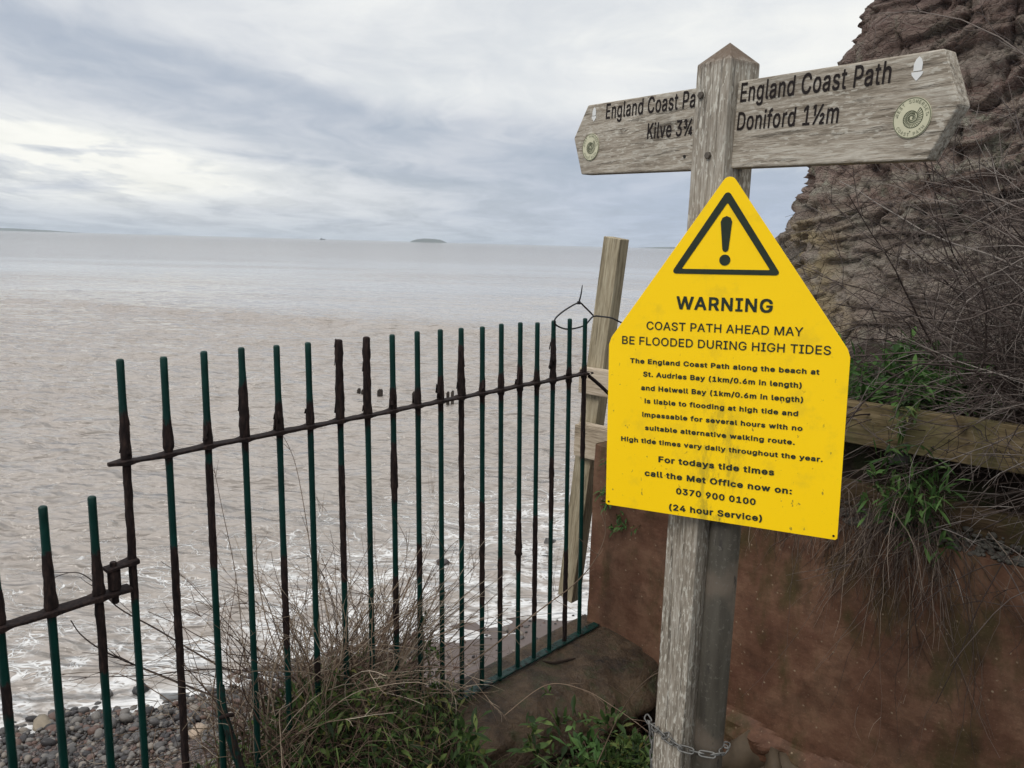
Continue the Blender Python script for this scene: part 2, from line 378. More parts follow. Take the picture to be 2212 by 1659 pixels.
# low swell crests rolling in
nz = perlin(np.stack([X*.06, Y*.06, 0*X+9], -1))
for (o0, amp, wd) in ((20., .07, 1.3), (11.5, .07, .8), (5.5, .05, .5)):
    e_ = off-(o0+2.6*nz+1.2*perlin(np.stack([X*.3, Y*.05, 0*X+o0], -1)))
    prof = np.exp(-(np.where(e_ < 0, e_/(wd*.45), e_/wd))**2)
    h += amp*prof*(.45+.8*np.clip(perlin(np.stack([X*.09+o0, Y*.02, 0*X], -1))+.4, 0, 1))
for (l0, amp) in ((39.0, .36), (30.5, .12)):
    e_ = Y+.37*X-l0-1.0*perlin(np.stack([X*.12, 0*X, 0*X+l0], -1))-.5*perlin(np.stack([X*.5, Y*.3, 0*X+l0], -1))
    h += amp*np.exp(-(np.where(e_ < 0, e_/.55, e_/2.6))**2)*np.clip(1-np.abs(X+16)/34, 0, 1)**.5*(.75+.35*perlin(np.stack([X*.25, 0*X, 0*X+7], -1)))
h += np.where(off < 1.5, .03*perlin(np.stack([X*1.3, Y*1.3, 0*X+2], -1)), 0)
V = np.stack([X, Y, SEA+h], -1).reshape(-1, 3)
ny, nx_ = X.shape; idx = np.arange(ny*nx_).reshape(ny, nx_)
F = np.stack([idx[:-1, :-1], idx[1:, :-1], idx[1:, 1:], idx[:-1, 1:]], -1).reshape(-1, 4)[:, ::-1]
tag(mesh('sea', V, np.ascontiguousarray(F), sea_mat(), smooth=True), kind='structure')

# ------------------------------------------------------------------ beach
def beach_mat():
    m_, n, bs = mat('wet_shingle'); p = n.pos()
    v1 = n.vor(p, 38, 'F1', 'Color'); e1 = n.vor(p, 38, 'DISTANCE_TO_EDGE')
    gx = n.sep(p)[0]
    sand = n.ss(gx, -2.2, -1.0)
    c = n.mix(n.sep(v1)[0], (.05, .036, .032), (.17, .13, .115)); c = n.mix(n.ss(e1, .12, .02), c, (.02, .015, .013))
    cs = n.mix(n.noise(p, 3, 5, .6), (.075, .055, .048), (.12, .092, .08))
    c = n.mix(sand, c, cs)
    hgt = n.m('MULTIPLY', n.m('SUBTRACT', 1., sand), n.ss(e1, .0, .2)); hgt = n.m('ADD', hgt, n.m('MULTIPLY', n.noise(p, 90, 3), .25))
    fin_mat(n, bs, c, .42, n.bump(hgt, .7, .012), .5); return m_
xs = np.linspace(-14, 22, 330); ys = np.linspace(1.5, 14, 240); X, Y = np.meshgrid(xs, ys)
T = inland(X, Y); wig = .35*perlin(np.stack([X*.45, Y*.45, 0*X+3], -1))
Z = SEA+.12*(T+wig)+.03*fbm(np.stack([X*2, Y*2, 0*X], -1), 3)
idx = np.arange(X.size).reshape(X.shape)
GF = lambda idx: np.ascontiguousarray(np.stack([idx[:-1, :-1], idx[:-1, 1:], idx[1:, 1:], idx[1:, :-1]], -1).reshape(-1, 4))
tag(mesh('beach', np.stack([X, Y, Z], -1), GF(idx), beach_mat(), smooth=True), kind='structure')
def beach_z(x, y):
    x = np.asarray(x, float); y = np.asarray(y, float)
    return SEA+.12*(inland(x, y)+.35*perlin(np.stack([x*.45, y*.45, 0*x+3], -1)))

# pebbles: one rounded stone shape, squashed and turned for each
bm = bmesh.new(); bmesh.ops.create_icosphere(bm, subdivisions=2, radius=1); ico_v = np.array([v.co for v in bm.verts]); ico_f = np.array([[v.index for v in f.verts] for f in bm.faces]); bm.free()
def stones(cs, rad, seed, flat=.6, lump=.22):
    r_ = np.random.default_rng(seed); N = len(cs); V = np.empty((N, len(ico_v), 3))
    for k in range(N):
        sc_ = A(1, r_.uniform(.6, .95), r_.uniform(.38, .8)*flat/.6)*rad[k]
        v_ = ico_v*(1+lump*perlin(ico_v*1.1+r_.uniform(0, 200, 3)))[:, None]*sc_
        q_ = Matrix.Rotation(r_.uniform(0, 6.28), 3, 'Z') @ Matrix.Rotation(r_.normal()*.3, 3, 'X') @ Matrix.Rotation(r_.normal()*.3, 3, 'Y')
        V[k] = v_@np.array(q_).T+cs[k]
    F = (ico_f[None]+(np.arange(N)*len(ico_v))[:, None, None]).reshape(-1, 3)
    return V.reshape(-1, 3), F, np.repeat(r_.uniform(0, 1, N), len(ico_v))
stone_m, n, bs = mat('beach_stone')
f_ = n.attr('rnd'); c = n.ramp(f_, [(0, (.04, .036, .036)), (.22, (.095, .088, .084)), (.42, (.16, .145, .13)), (.58, (.12, .075, .06)), (.72, (.07, .064, .06)), (.88, (.21, .18, .15)), (1, (.15, .09, .072))])
n.n['Color Ramp'].color_ramp.interpolation = 'CONSTANT'
c = n.mix(n.noise(n.pos(), 45, 5, .65), c, n.mix(1., c, (.62, .62, .62), 'MULTIPLY')); fin_mat(n, bs, c, .38, n.bump(n.noise(n.pos(), 120, 4), .3, .004), .5)
r_ = np.random.default_rng(11); N = 16500
px = r_.uniform(-5.3, -1.0, N); tt = r_.uniform(-.25, 2.6, N)**1.0; py = (.46*px+7.92-tt)/.888
rad = np.clip(r_.lognormal(-4.1, .5, N), .007, .058)*np.where(tt < .9, 1.15, .95)
keep = (py > 4.2); px, py, rad = px[keep], py[keep], rad[keep]
z0 = beach_z(px, py)+rad*r_.uniform(.05, .7, len(px))
V, F, a_ = stones(np.stack([px, py, z0], -1), rad, 5)
tag(mesh('shingle', V, F, stone_m, smooth=True, attrs={'rnd': a_}), kind='stuff')
r_ = np.random.default_rng(12); N = 700
px = r_.uniform(-1.4, 2.5, N); tt = r_.uniform(.05, 2.6, N); py = (.46*px+7.92-tt)/.888; rad = np.clip(r_.lognormal(-4.2, .5, N), .006, .05)
V, F, a_ = stones(np.stack([px, py, beach_z(px, py)+rad*.2], -1), rad, 6)
tag(mesh('scattered_pebbles', V, F, stone_m, smooth=True, attrs={'rnd': a_}), kind='stuff')
rocks = [((93, 1570), .10, .35, (.20, .165, .12), 'flat tan sandstone slab on the shingle behind the gate bars'),
         ((300, 1495), .085, .8, (.03, .03, .03), 'black wet rock at the edge of the white foam'),
         ((375, 1505), .12, .7, (.13, .13, .13), 'rounded grey rock on the shingle where the foam ends'),
         ((428, 1600), .10, .8, (.30, .23, .17), 'pale pinkish boulder low on the shingle'),
         ((232, 1497), .09, .7, (.12, .115, .11), 'wedge shaped grey rock standing in the foam edge'),
         ((1188, 1175), .14, .5, (.07, .065, .06), 'dark rock awash beside the leaning timber stake'),
         ((1176, 1205), .09, .5, (.06, .058, .055), 'smaller dark rock awash just below the larger one'),
         ((955, 1213), .10, .35, (.06, .05, .05), 'low dark rock breaking the foam between the fence bars')]
for k, (pp, rd, fl, colr, lab) in enumerate(rocks):
    c0 = onpl(*pp, A(0, 0, SEA+.02), A(0, 0, 1)); t_ = inland(c0[0], c0[1]); c0[2] = (beach_z(c0[0], c0[1]) if t_ > 0 else SEA)+rd*.12
    V, F, a_ = stones([c0], [rd], 40+k, fl, .75)
    tag(mesh('rock', V, F, plain('rock_%d' % k, colr, .45, .3, 14, bmp=.6), smooth=True, attrs={'rnd': a_}, loc=c0), lab, 'rock', 'larger rocks on the shore')

# ------------------------------------------------------------------ far things
def far_at(x, D): q_ = ray(x, 525); q_ = q_/q_[1]*D; return A(q_[0], q_[1], 0)
land_m = plain('far_land', (.10, .115, .11), .9, .2, .02)
def far_land(name, x0, x1, D, hts, label=None, cat=None, kind=None):
    a0, a1 = far_at(x0, D), far_at(x1, D); K = 60; g = []
    for i in range(K):
        t = i/(K-1); hh = np.interp(t, np.linspace(0, 1, len(hts)), hts)*(1+.10*perlin(A(t*9, 0, D)))
        c0 = a0+(a1-a0)*t
        for j in range(9):
            s = (j-4)/4; g.append(c0+A(0, s*D*.03, SEA-.5+max(0, (1-abs(s)**3))*(hh+.5)))
    idx = np.arange(K*9).reshape(K, 9)
    o = mesh(name, np.array(g), GF(idx), land_m, smooth=True); tag(o, label, cat, None, kind); return o
far_land('island', 888, 964, 3000, [0, 8, 12, 13.5, 14, 14, 13.5, 12, 8, 0], 'flat topped blue grey island alone on the horizon', 'island')
far_land('far_coast', -60, 160, 3900, [12, 14, 13, 12, 10, 8, 4, 0], kind='structure')
far_land('far_headland', 1375, 1700, 3700, [0, 7, 11, 12, 13, 12, 11], kind='structure')
g = Geo(); c0 = far_at(697, 2600); c0[2] = SEA
ex, ey, ez = A(1, 0, 0), A(0, 1, 0), A(0, 0, 1)
g.prism(c0, ex, ez, ey, [(-9, 0.), (8, 0.), (10, 2.6), (-9, 2.2)], -2, 2)
g.box(c0, ex, ey, ez, (-6, -1.5, 2.2), (-2, 1.5, 5.2)); g.box(c0, ex, ey, ez, (-4.2, -.25, 5.2), (-3.7, .25, 9.5)); g.box(c0, ex, ey, ez, (3, -.25, 2.4), (3.5, .25, 6))
tag(g.build('boat', plain('boat_grey', (.10, .11, .12))), 'tiny grey working boat with a mast out on the horizon', 'boat')

# old groyne posts standing in the water
pile_m = wood('sodden_pile', (.015, .012, .01), (.035, .028, .024), (.07, .06, .05), (0, 0, 1))
pl_lab = ['leftmost pair of dark pile stubs in the water', 'single wide dark pile stub between the eighth and ninth bars', 'thin dark pile stub half hidden behind a fence bar', 'twin dark pile stubs just above the fence rail']
for k, (xp, yt, yb, parts) in enumerate([(779, 841, 851, [(-.035, .045, 1.), (.05, .04, .8)]), (821, 843, 855, [(0, .075, 1.)]), (894, 848, 866, [(0, .045, 1.)]), (972, 846, 869, [(-.045, .04, .9), (.05, .04, 1.)])]):
    bp = onpl(xp, yb, A(0, 0, SEA), A(0, 0, 1)); hh = (yb-yt)/FOC*np.linalg.norm(bp-CAM)*1.02; g = Geo()
    for (dx_, hw, hk) in parts:
        pts = []
        g.box(bp+A(dx_*1.4, 0, 0), ex, ey, ez, (-hw, -.08, -1.), (hw, .08, hh*hk)); g.box(bp+A(dx_*1.4, 0, 0), ex, ey, ez, (-hw*.5, -.06, hh*hk-.001), (hw*.9, .05, hh*hk+.03))
    tag(g.build('groyne_post', pile_m, bevel=.012, loc=bp), pl_lab[k], 'post', 'old groyne posts in the sea')

# ------------------------------------------------------------------ cliff
def cliff_mat():
    m_, n, bs = mat('cliff_rock'); p = n.pos(); x, y, z = n.sep(p)
    big = n.noise(p, .5, 3, .5); zz = n.m('ADD', n.m('ADD', z, n.m('MULTIPLY', n.m('SUBTRACT', big, .5), 1.6)), n.m('MULTIPLY', x, -.16))
    band = n.noise(n.comb(0., 0., zz), 1.9, 5, .62)
    c = n.ramp(band, [(.30, (.135, .082, .070)), (.44, (.205, .138, .115)), (.53, (.29, .22, .18)), (.60, (.36, .32, .26)), (.68, (.18, .12, .10))])
    blot = n.noise(p, 1.7, 7, .66)
    c = n.mix(n.m('MULTIPLY', n.ss(blot, .50, .68), .8), c, (.32, .29, .24))
    c = n.mix(n.m('MULTIPLY', n.ss(blot, .46, .30), .8), c, (.075, .048, .045))
    c = n.mix(n.m('MULTIPLY', n.ss(n.noise(p, 1.1, 5, .6, .5), .55, .66), .6), c, (.27, .29, .215))
    bd2 = n.noise(n.comb(n.m('MULTIPLY', x, .05), 0., zz), 3.1, 4, .7); c = n.mix(n.m('MULTIPLY', n.ss(bd2, .54, .60), .55), c, (.33, .29, .24)); c = n.mix(n.m('MULTIPLY', n.ss(bd2, .44, .40), .55), c, (.07, .045, .04))
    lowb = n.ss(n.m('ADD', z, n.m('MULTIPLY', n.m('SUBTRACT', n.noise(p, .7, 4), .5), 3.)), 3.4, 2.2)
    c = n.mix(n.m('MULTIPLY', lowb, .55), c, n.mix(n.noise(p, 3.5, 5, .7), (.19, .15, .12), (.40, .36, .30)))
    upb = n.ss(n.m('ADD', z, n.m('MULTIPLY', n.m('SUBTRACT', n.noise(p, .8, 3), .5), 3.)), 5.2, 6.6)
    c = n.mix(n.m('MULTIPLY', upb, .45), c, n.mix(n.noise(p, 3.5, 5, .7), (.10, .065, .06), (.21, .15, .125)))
    och = n.m('MULTIPLY', n.ss(x, 9.2, 7.9), n.m('MULTIPLY', n.ss(z, 3.3, 1.8), n.ss(n.noise(p, 1.6, 4), .40, .55)))
    c = n.mix(n.m('MULTIPLY', och, .8), c, (.36, .28, .14))
    f1 = n.noise(p, 9, 9, .78); v1 = n.vor(n.scale(p, 1, 1, 1.7), 4.2, 'DISTANCE_TO_EDGE'); 
    c = n.mix(n.m('MULTIPLY', n.ss(f1, .45, .33), .6), c, (.07, .045, .042))
    c = n.mix(n.m('MULTIPLY', n.ss(f1, .56, .70), .45), c, (.42, .37, .31))
    hh = n.m('ADD', n.m('MULTIPLY', f1, 1.), n.m('MULTIPLY', n.ss(v1, 0, .12), .35))
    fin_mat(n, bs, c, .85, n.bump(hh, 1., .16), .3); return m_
path = A((14.5, 40), (11, 31), (8.8, 25.5), (7.95, 22), (9.1, 20.6), (11, 18.9), (14, 16.8), (18, 14.2), (24, 10.5), (30, 6)).reshape(-1, 2)
seg = np.linalg.norm(np.diff(path, axis=0), axis=1); cum = np.concatenate([[0], np.cumsum(seg)])
us = np.concatenate([np.linspace(0, cum[2], 60)[:-1], np.linspace(cum[2], cum[7], 460)[:-1], np.linspace(cum[7], cum[-1], 60)])
PX = np.interp(us, cum, path[:, 0]); PY = np.interp(us, cum, path[:, 1])
for _ in range(8): PX[1:-1] = (PX[:-2]+2*PX[1:-1]+PX[2:])/4; PY[1:-1] = (PY[:-2]+2*PY[1:-1]+PY[2:])/4
tx, ty = np.gradient(PX), np.gradient(PY); tl = np.hypot(tx, ty); nxp, nyp = -(-ty/tl), -(tx/tl)   # towards the sea / viewer
zs = np.linspace(-4, 15, 400)
prof = np.interp(zs, [-4, -3, 0, 1.56, 2.0, 2.76, 3.9, 6.63, 7.55, 8.13, 12, 15], [-1.4, -1.0, -.45, 0., .02, .36, .72, 1.36, 1.42, 1.82, 2.9, 4.2])
Zg, Pg = np.meshgrid(zs, PX, indexing='ij'); _, Yg = np.meshgrid(zs, PY, indexing='ij')
NXg = np.broadcast_to(nxp, Zg.shape); NYg = np.broadcast_to(nyp, Zg.shape)
Bx = prof[:, None]
Xc = Pg+Bx; Yc = Yg+Bx*.35
q3 = np.stack([Xc, Yc, Zg], -1)
disp = .55*fbm(q3*A(.40, .40, .28), 3, .55)
zz = Zg+.9*perlin(q3*.4)-.16*Xc
st = perlin(np.stack([0*zz, 0*zz, zz*1.9], -1))+.6*perlin(np.stack([0*zz+3, 0*zz, zz*4.6], -1))
disp += .27*np.clip(st*3.4, -1, 1)*np.clip(.6+fbm(q3*.5+8, 2), 0, 1.3)+.26*fbm(q3*A(.9, .9, .22)+2, 3, .55)
qw = np.stack([Xc, Yc, zz], -1)+.25*np.stack([fbm(q3*1.3, 2), fbm(q3*1.3+5, 2), .5*fbm(q3*1.3+9, 2)], -1)
b1, b2, rv = worley(qw*A(.85, .85, 1.25)); disp += .30*(rv-.5)-.16*np.exp(-(b2-b1)/.06)
b1, b2, rv = worley(qw*A(2.2, 2.2, 3.6)+7); disp += .15*(rv-.5)-.06*np.exp(-(b2-b1)/.07)
b1, b2, rv = worley(qw*A(5.5, 5.5, 9.)+3); disp += .05*(rv-.5)
disp += .09*fbm(q3*A(2.4, 2.4, 1.6), 5, .62)
cr_ = perlin(q3*A(1.1, 1.1, .16)+4); disp -= .28*np.exp(-(cr_/.05)**2)*np.clip(.5+fbm(q3*.8+3, 2), 0, 1)
edge = np.clip((us-cum[2])/(cum[3]-cum[2]), 0, 1)
disp = disp*(.42 + .58*np.clip(np.abs(us-cum[3])/2.2, 0, 1))
Xc = Xc+NXg*disp*1.0; Yc = Yc+NYg*disp
# plateau
V = np.stack([Xc, Yc, Zg], -1); last = V[-1]; rows = [V]
for k in range(1, 8): rows.append((last+A(k*2.5, k*1.6, .12*k))[None])
V = np.concatenate(rows, 0); idx = np.arange(V.shape[0]*V.shape[1]).reshape(V.shape[:2])
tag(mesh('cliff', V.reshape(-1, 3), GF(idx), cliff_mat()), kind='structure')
# scrub clinging to the seaward shoulder of the cliff
bp = ondist(1706, 548, 22.0); S_ = np.tile(bp, (60, 1))+rng.normal(size=(60, 3))*A(.22, .3, .08); S_[:, 2] -= .15
P_ = stems(S_, rng.normal(size=(60, 3))*.6+A(-.4, 0, 1), rng.uniform(.25, .6, 60), 5, .3); P2, _, _ = branches(P_, 160, .2, .9, 4, .6, .2, .3)
V, F, a_ = join_tubes([(P_, taper(60, 5, .008)), (P2, taper(160, 4, .005))])
tag(mesh('scrub_bush', V, F, byattr('grey_twig', [(0, (.10, .09, .08)), (1, (.2, .18, .15))]), attrs={'rnd': a_}, loc=bp), 'tiny bare grey bush on the seaward shoulder of the cliff', 'bush')

# ------------------------------------------------------------------ ledge ground on our side, the bank behind the wall
def soil_mat(name, dk, lt, sc_=18):
    m_, n, bs = mat(name); p = n.pos(); f1 = n.noise(p, sc_, 7, .7); e = n.vor(p, sc_*2.2, 'F1')
    c = n.mix(f1, dk, lt); c = n.mix(n.m('MULTIPLY', n.ss(n.noise(p, sc_*.3, 4), .5, .65), .5), c, (.03, .04, .015))
    fin_mat(n, bs, c, .9, n.bump(n.m('ADD', f1, n.m('MULTIPLY', e, .4)), 1., .03), .3); return m_
soil = soil_mat('dark_soil', (.008, .006, .005), (.042, .029, .021))
def ground_z(x, y):
    x = np.asarray(x, float); y = np.asarray(y, float)
    s = (x-FA[0])*FD[0]+(y-FA[1])*FD[1]; nn = (x-FA[0])*FN[0]+(y-FA[1])*FN[1]
    z = -.60+.06*fbm(np.stack([x*2, y*2, 0*x], -1), 3)
    z = z+.40*np.exp(-((s-.66)/.50)**2-((nn-.0)/.42)**2)+.10*np.exp(-((s-1.25)/.3)**2-((nn+.02)/.25)**2)
    z = z-.36*np.clip((s-1.15)/.35, 0, 1)*np.clip((nn-.05)/.15, 0, 1)*np.maximum(np.clip((.66-nn)/.14, 0, 1), np.clip((s-1.75)/.2, 0, 1))+.20*np.clip((nn-.58)/.15, 0, 1)*np.exp(-((s-1.3)/.7)**2)
    return z, s, nn
ss_ = np.linspace(-5, 4.2, 190); nn_ = np.concatenate([np.linspace(-.42, 1.6, 90), np.linspace(1.7, 9, 40)])
Sg, Ng = np.meshgrid(ss_, nn_); X = FA[0]+Sg*FD[0]+Ng*FN[0]; Y = FA[1]+Sg*FD[1]+Ng*FN[1]
Zg, _, _ = ground_z(X, Y)
lim = -.10-.27*np.exp(-((Sg-.75)/.45)**2)            # seaward lip of the ledge
Zg = np.where(Ng < lim, Zg-(lim-Ng)*5.5, Zg)
idx = np.arange(X.size).reshape(X.shape)
tag(mesh('ground', np.stack([X, Y, Zg], -1), GF(idx), soil, smooth=True), kind='structure')

conc_m, n, bs = mat('wet_concrete'); p = n.pos(); f1 = n.noise(p, 6.5, 8, .72, .3); f2 = n.noise(p, 70, 4, .6)
c = n.ramp(f1, [(.32, (.012, .008, .005)), (.46, (.044, .027, .015)), (.60, (.084, .054, .031)), (.76, (.030, .028, .010))])
c = n.mix(n.m('MULTIPLY', n.ss(n.noise(p, 9, 5, .7), .52, .64), .6), c, (.03, .035, .012)); c = n.mix(n.m('MULTIPLY', n.ss(n.vor(p, 45), .10, .05), .6), c, (.13, .10, .07))
c = n.mix(n.m('MULTIPLY', n.ss(f2, .55, .7), .4), c, (.10, .085, .065)); fin_mat(n, bs, c, n.m('ADD', .42, n.m('MULTIPLY', n.noise(p, 7, 4), .35)), n.bump(n.m('ADD', n.noise(p, 16, 6, .7), n.m('MULTIPLY', f2, .25)), .9, .03), .7)
# concrete kerb block under the far end of the fence, rounded over on our side
ks = np.linspace(1.05, 2.42, 70); prof = []
for k in range(46):
    t = k/45
    if t < .05: prof.append((-.14, -.9+t*10))
    elif t < .4: prof.append((-.14+.30*(t-.05)/.35, -.412-.012*((t-.05)/.35)**2))
    elif t < .75: a0 = (t-.4)/.35*math.pi/2*.93; prof.append((.16+.26*math.sin(a0), -.424-.20*(1-math.cos(a0))))
    else: u_ = (t-.75)/.25; prof.append((.42-.34*min(1, u_/.5), -.61-.10*min(1, u_/.5)-.6*max(0, u_-.5)))
prof = A(*prof).reshape(-1, 2)
Sg, kk = np.meshgrid(ks, np.arange(len(prof)), indexing='ij'); wid = .86+.42*np.clip((Sg-1.3)/1.1, 0, 1)
Nn = prof[kk, 0]*np.where(prof[kk, 0] > 0, wid, 1); Zz = prof[kk, 1].copy()
X = FA[0]+Sg*FD[0]+Nn*FN[0]; Y = FA[1]+Sg*FD[1]+Nn*FN[1]
dsp = .022*fbm(np.stack([X*4, Y*4, Zz*4], -1), 4)*(prof[kk, 0] > .02)+.05*np.clip(fbm(np.stack([X*3, Y*3, Zz*3+7], -1), 3), -1, .3)*(Nn > .3)
X += FN[0]*dsp; Y += FN[1]*dsp; Zz += dsp*.5
idx = np.arange(X.size).reshape(X.shape)
g = Geo(); g.add(np.stack([X, Y, Zz], -1).reshape(-1, 3), [tuple(f) for f in GF(idx)]+[tuple(idx[0, :]), tuple(idx[-1, ::-1])])
tag(g.build('concrete_kerb', conc_m, smooth=True), 'wet brown concrete kerb block under the far end of the fence', 'kerb')
# sea wall carrying the ledge
g = Geo(); g.box(FA, FD, FN, ez, (-5, -.13, -3.2), (2.44, .02, -.75)); g.box(FA, FD, FN, ez, (-5, .021, -3.2), (4.1, 2.2, -.9))
tag(g.build('sea_wall', conc_m, bevel=.02), 'stained concrete sea wall below the iron fence', 'wall')

# ------------------------------------------------------------------ retaining wall on the right
wall_m, n, bs = mat('red_render'); p = n.pos()
al = n.vm('DOT_PRODUCT', p, tuple(WD)); zc = n.sep(p)[2]
pl = n.comb(n.m('ADD', al, n.m('MULTIPLY', zc, .55)), n.m('SUBTRACT', zc, n.m('MULTIPLY', al, -.10)), 0.)   # trowel strokes run down to the right
st_ = n.noise(n.scale(pl, 1., 26., 1), 5., 8, .76, .15); blot = n.noise(p, 3.1, 9, .74, .2); fine = n.noise(p, 60, 4, .65)
c = n.ramp(blot, [(.28, (.060, .029, .018)), (.46, (.108, .054, .034)), (.58, (.155, .086, .054)), (.74, (.092, .064, .036))])
c = n.mix(n.m('MULTIPLY', n.ss(n.noise(n.scale(p, 1, 1, .45), 4.5, 5, .65), .48, .66), .75), c, (.042, .038, .014))
c = n.mix(n.m('MULTIPLY', n.ss(st_, .48, .36), .14), c, (.030, .017, .012))
c = n.mix(n.m('MULTIPLY', n.ss(n.noise(p, 1.9, 5, .6), .54, .70), .55), c, (.085, .030, .025))
c = n.mix(n.m('MULTIPLY', n.ss(n.noise(p, 7, 6, .7), .50, .38), .35), c, (.04, .024, .016))
c = n.mix(n.m('MULTIPLY', n.ss(n.vor(p, 26), .16, .07), n.ss(fine, .44, .56)), c, (.24, .18, .12))
c = n.mix(n.m('MULTIPLY', n.ss(n.noise(p, 120, 3, .7), .60, .70), .5), c, (.20, .13, .085))
fin_mat(n, bs, c, .62, n.bump(n.m('ADD', n.m('MULTIPLY', st_, .25), n.m('MULTIPLY', fine, .4)), .4, .005), .35)
qs = np.linspace(-.10, 3.4, 220); zs = np.linspace(-1.1, .49, 110)
qL = (onpl(1275, 1200, W0, WB)-W0)@WD
qs = np.linspace(qL, 3.6, 230)
Q, Zw = np.meshgrid(qs, zs, indexing='ij')
top = .49+.09*np.clip(1-(Q-qL)/1.2, 0, 1)+.010*fbm(np.stack([Q*6, 0*Q, 0*Q], -1), 3)
Zw = -1.1+(Zw+1.1)/(1.59)*(top+1.1)
dv = .010*fbm(np.stack([Q*1.6, Zw*2.4, 0*Q], -1), 3)+.0015*fbm(np.stack([Q*9, Zw*22+Q*9, 0*Q], -1), 3)
# ragged broken end beside the fence and a rough footing
foot = np.clip((-.56+.10*perlin(np.stack([Q*2.2, 0*Q, 0*Q], -1))-Zw)/.05, 0, 1); dv = dv-foot*(.05+.05*fbm(np.stack([Q*5, Zw*6, 0*Q+3], -1), 3))
Xw = W0[0]+WD[0]*Q+WB[0]*dv; Yw = W0[1]+WD[1]*Q+WB[1]*dv
g = Geo(); idx = np.arange(Q.size).reshape(Q.shape); g.add(np.stack([Xw, Yw, Zw], -1).reshape(-1, 3), [tuple(f) for f in GF(idx)])
tk = .24
def wp_(q_, d_, z_): return W0+WD*q_+WB*d_+A(0, 0, z_)
k0 = len(g.V)
topV = [tuple(np.stack([Xw, Yw, Zw], -1)[i, -1]) for i in range(len(qs))]
back = [tuple(wp_(qs[i], tk, top[i, -1]+.006*perlin(A(qs[i]*8, 1, 1)))) for i in range(len(qs))]
g.V += back; g.at += [0]*len(back)
for i in range(len(qs)-1): g.F.append((idx[i, -1], k0+i, k0+i+1, idx[i+1, -1]))
# broken end face
k1 = len(g.V); ne = 60; nd = 10
for j in range(ne):
    for i in range(nd):
        zz_ = -1.1+(top[0, -1]+1.1)*j/(ne-1); dd_ = tk*i/(nd-1); jag = .03*float(fbm(A(zz_*7, dd_*14, 2), 3)) if i else 0.
        g.V.append(tuple(wp_(qs[0]-.004*i/(nd-1)-abs(jag), dd_+(dv[0, min(109, int(j/(ne-1)*109))] if i == 0 else 0), zz_))); g.at.append(0)
for j in range(ne-1):
    for i in range(nd-1): a0 = k1+j*nd+i; g.F.append((a0, a0+1, a0+nd+1, a0+nd))
tag(g.build('retaining_wall', wall_m, smooth=False), 'reddish brown rendered retaining wall right of the fence and behind the signpost', 'wall')
# rough stone footing boulders showing at the wall's foot
fm = plain('footing_stone', (.075, .055, .036), .7, .45, 9, bmp=1.)
cs = []; rd = []
for k in range(34):
    q_ = .42+k*.078+random.uniform(-.03, .03); cs.append(wp_(q_, random.uniform(-.05, .05), -.70-random.uniform(0, .2))); rd.append(random.uniform(.06, .17))
V, F, a_ = stones(np.array(cs), rd, 77, .8, .95); tag(mesh('rubble_footing', V, F, fm, smooth=True, attrs={'rnd': a_}), kind='stuff')

# timbers above the wall
DT = .10
def tz(x, y, d_=DT): return onpl(x, y, W0+WB*d_, WB)[2]
beam_m = wood('pine_beam', (.050, .036, .019), (.125, .092, .048), (.21, .16, .092), WD, 0, .7, gs=.55, green=(.085, .082, .035), bmp=.7)
tan_m = wood('weathered_board', (.20, .155, .105), (.37, .30, .22), (.52, .44, .34), WD, 0, .2, gs=.7)
qa = (onpl(1250, 820, W0+WB*DT, WB)-W0)@WD; qb = (onpl(1240, 950, W0+WB*DT, WB)-W0)@WD
zt0, zt1 = tz(1828, 872), tz(1824, 955)
g = Geo(); g.box(W0, WD, WB, ez, (1.02, DT, zt1), (3.6, DT+.06, zt0+.012))
tag(g.build('timber_beam', beam_m, bevel=.005), 'long greenish pine beam above the wall right of the yellow sign', 'beam', 'timbers along the top of the wall')
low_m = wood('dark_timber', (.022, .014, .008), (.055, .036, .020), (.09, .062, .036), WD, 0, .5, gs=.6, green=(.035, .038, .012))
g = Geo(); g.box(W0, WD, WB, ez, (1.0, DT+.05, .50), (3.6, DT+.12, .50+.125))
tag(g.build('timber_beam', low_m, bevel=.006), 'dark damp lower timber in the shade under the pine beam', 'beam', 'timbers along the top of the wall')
z_a, z_b = tz(1250, 792), tz(1250, 848); z_c, z_d = tz(1240, 916), tz(1240, 984)
g = Geo(); g.box(W0, WD, WB, ez, (qa, DT, z_b), (1.0, DT+.045, z_a)); tag(g.build('board', tan_m, bevel=.004), 'upper pale cross board nailed to the leaning stake', 'board', 'cross boards on the leaning stake')
g = Geo(); g.box(W0, WD, WB, ez, (qb, DT, z_d), (.99, DT+.045, z_c)); g.box(W0, WD, WB, ez, (qb+.02, DT+.008, z_c+.001), (.95, DT+.04, z_c+.016))
tag(g.build('board', tan_m, bevel=.004), 'lower pale cross board resting just above the wall', 'board', 'cross boards on the leaning stake')
# leaning stake
SY = W0+WB*(DT+.048)
pt = onpl(1304, 510, SY, WB); pt2 = onpl(1340, 513, SY, WB); pb = onpl(1204, 1288, SY, WB); pb2 = onpl(1243, 1292, SY, WB)
axs = unit(pb-pt); wdt = np.linalg.norm(pt2-pt); ln = np.linalg.norm(pb-pt)
sx = unit(WD-axs*(WD@axs)); sn = unit(np.cross(axs, sx)); sn = sn if sn@WB > 0 else -sn
g = Geo(); g.prism(pt, sx, axs, sn, [(0, 0), (wdt, .004), (wdt*1.02, ln*.72), (wdt, ln), (0, ln-.015), (-.004, ln*.5)], 0, .085)
stk_m = wood('stake_wood', (.13, .105, .066), (.27, .225, .15), (.40, .35, .25), axs, 0, .15, gs=.55)
tag(g.build('leaning_stake', stk_m, bevel=.004), 'square weathered timber stake leaning at the far end of the fence', 'stake')
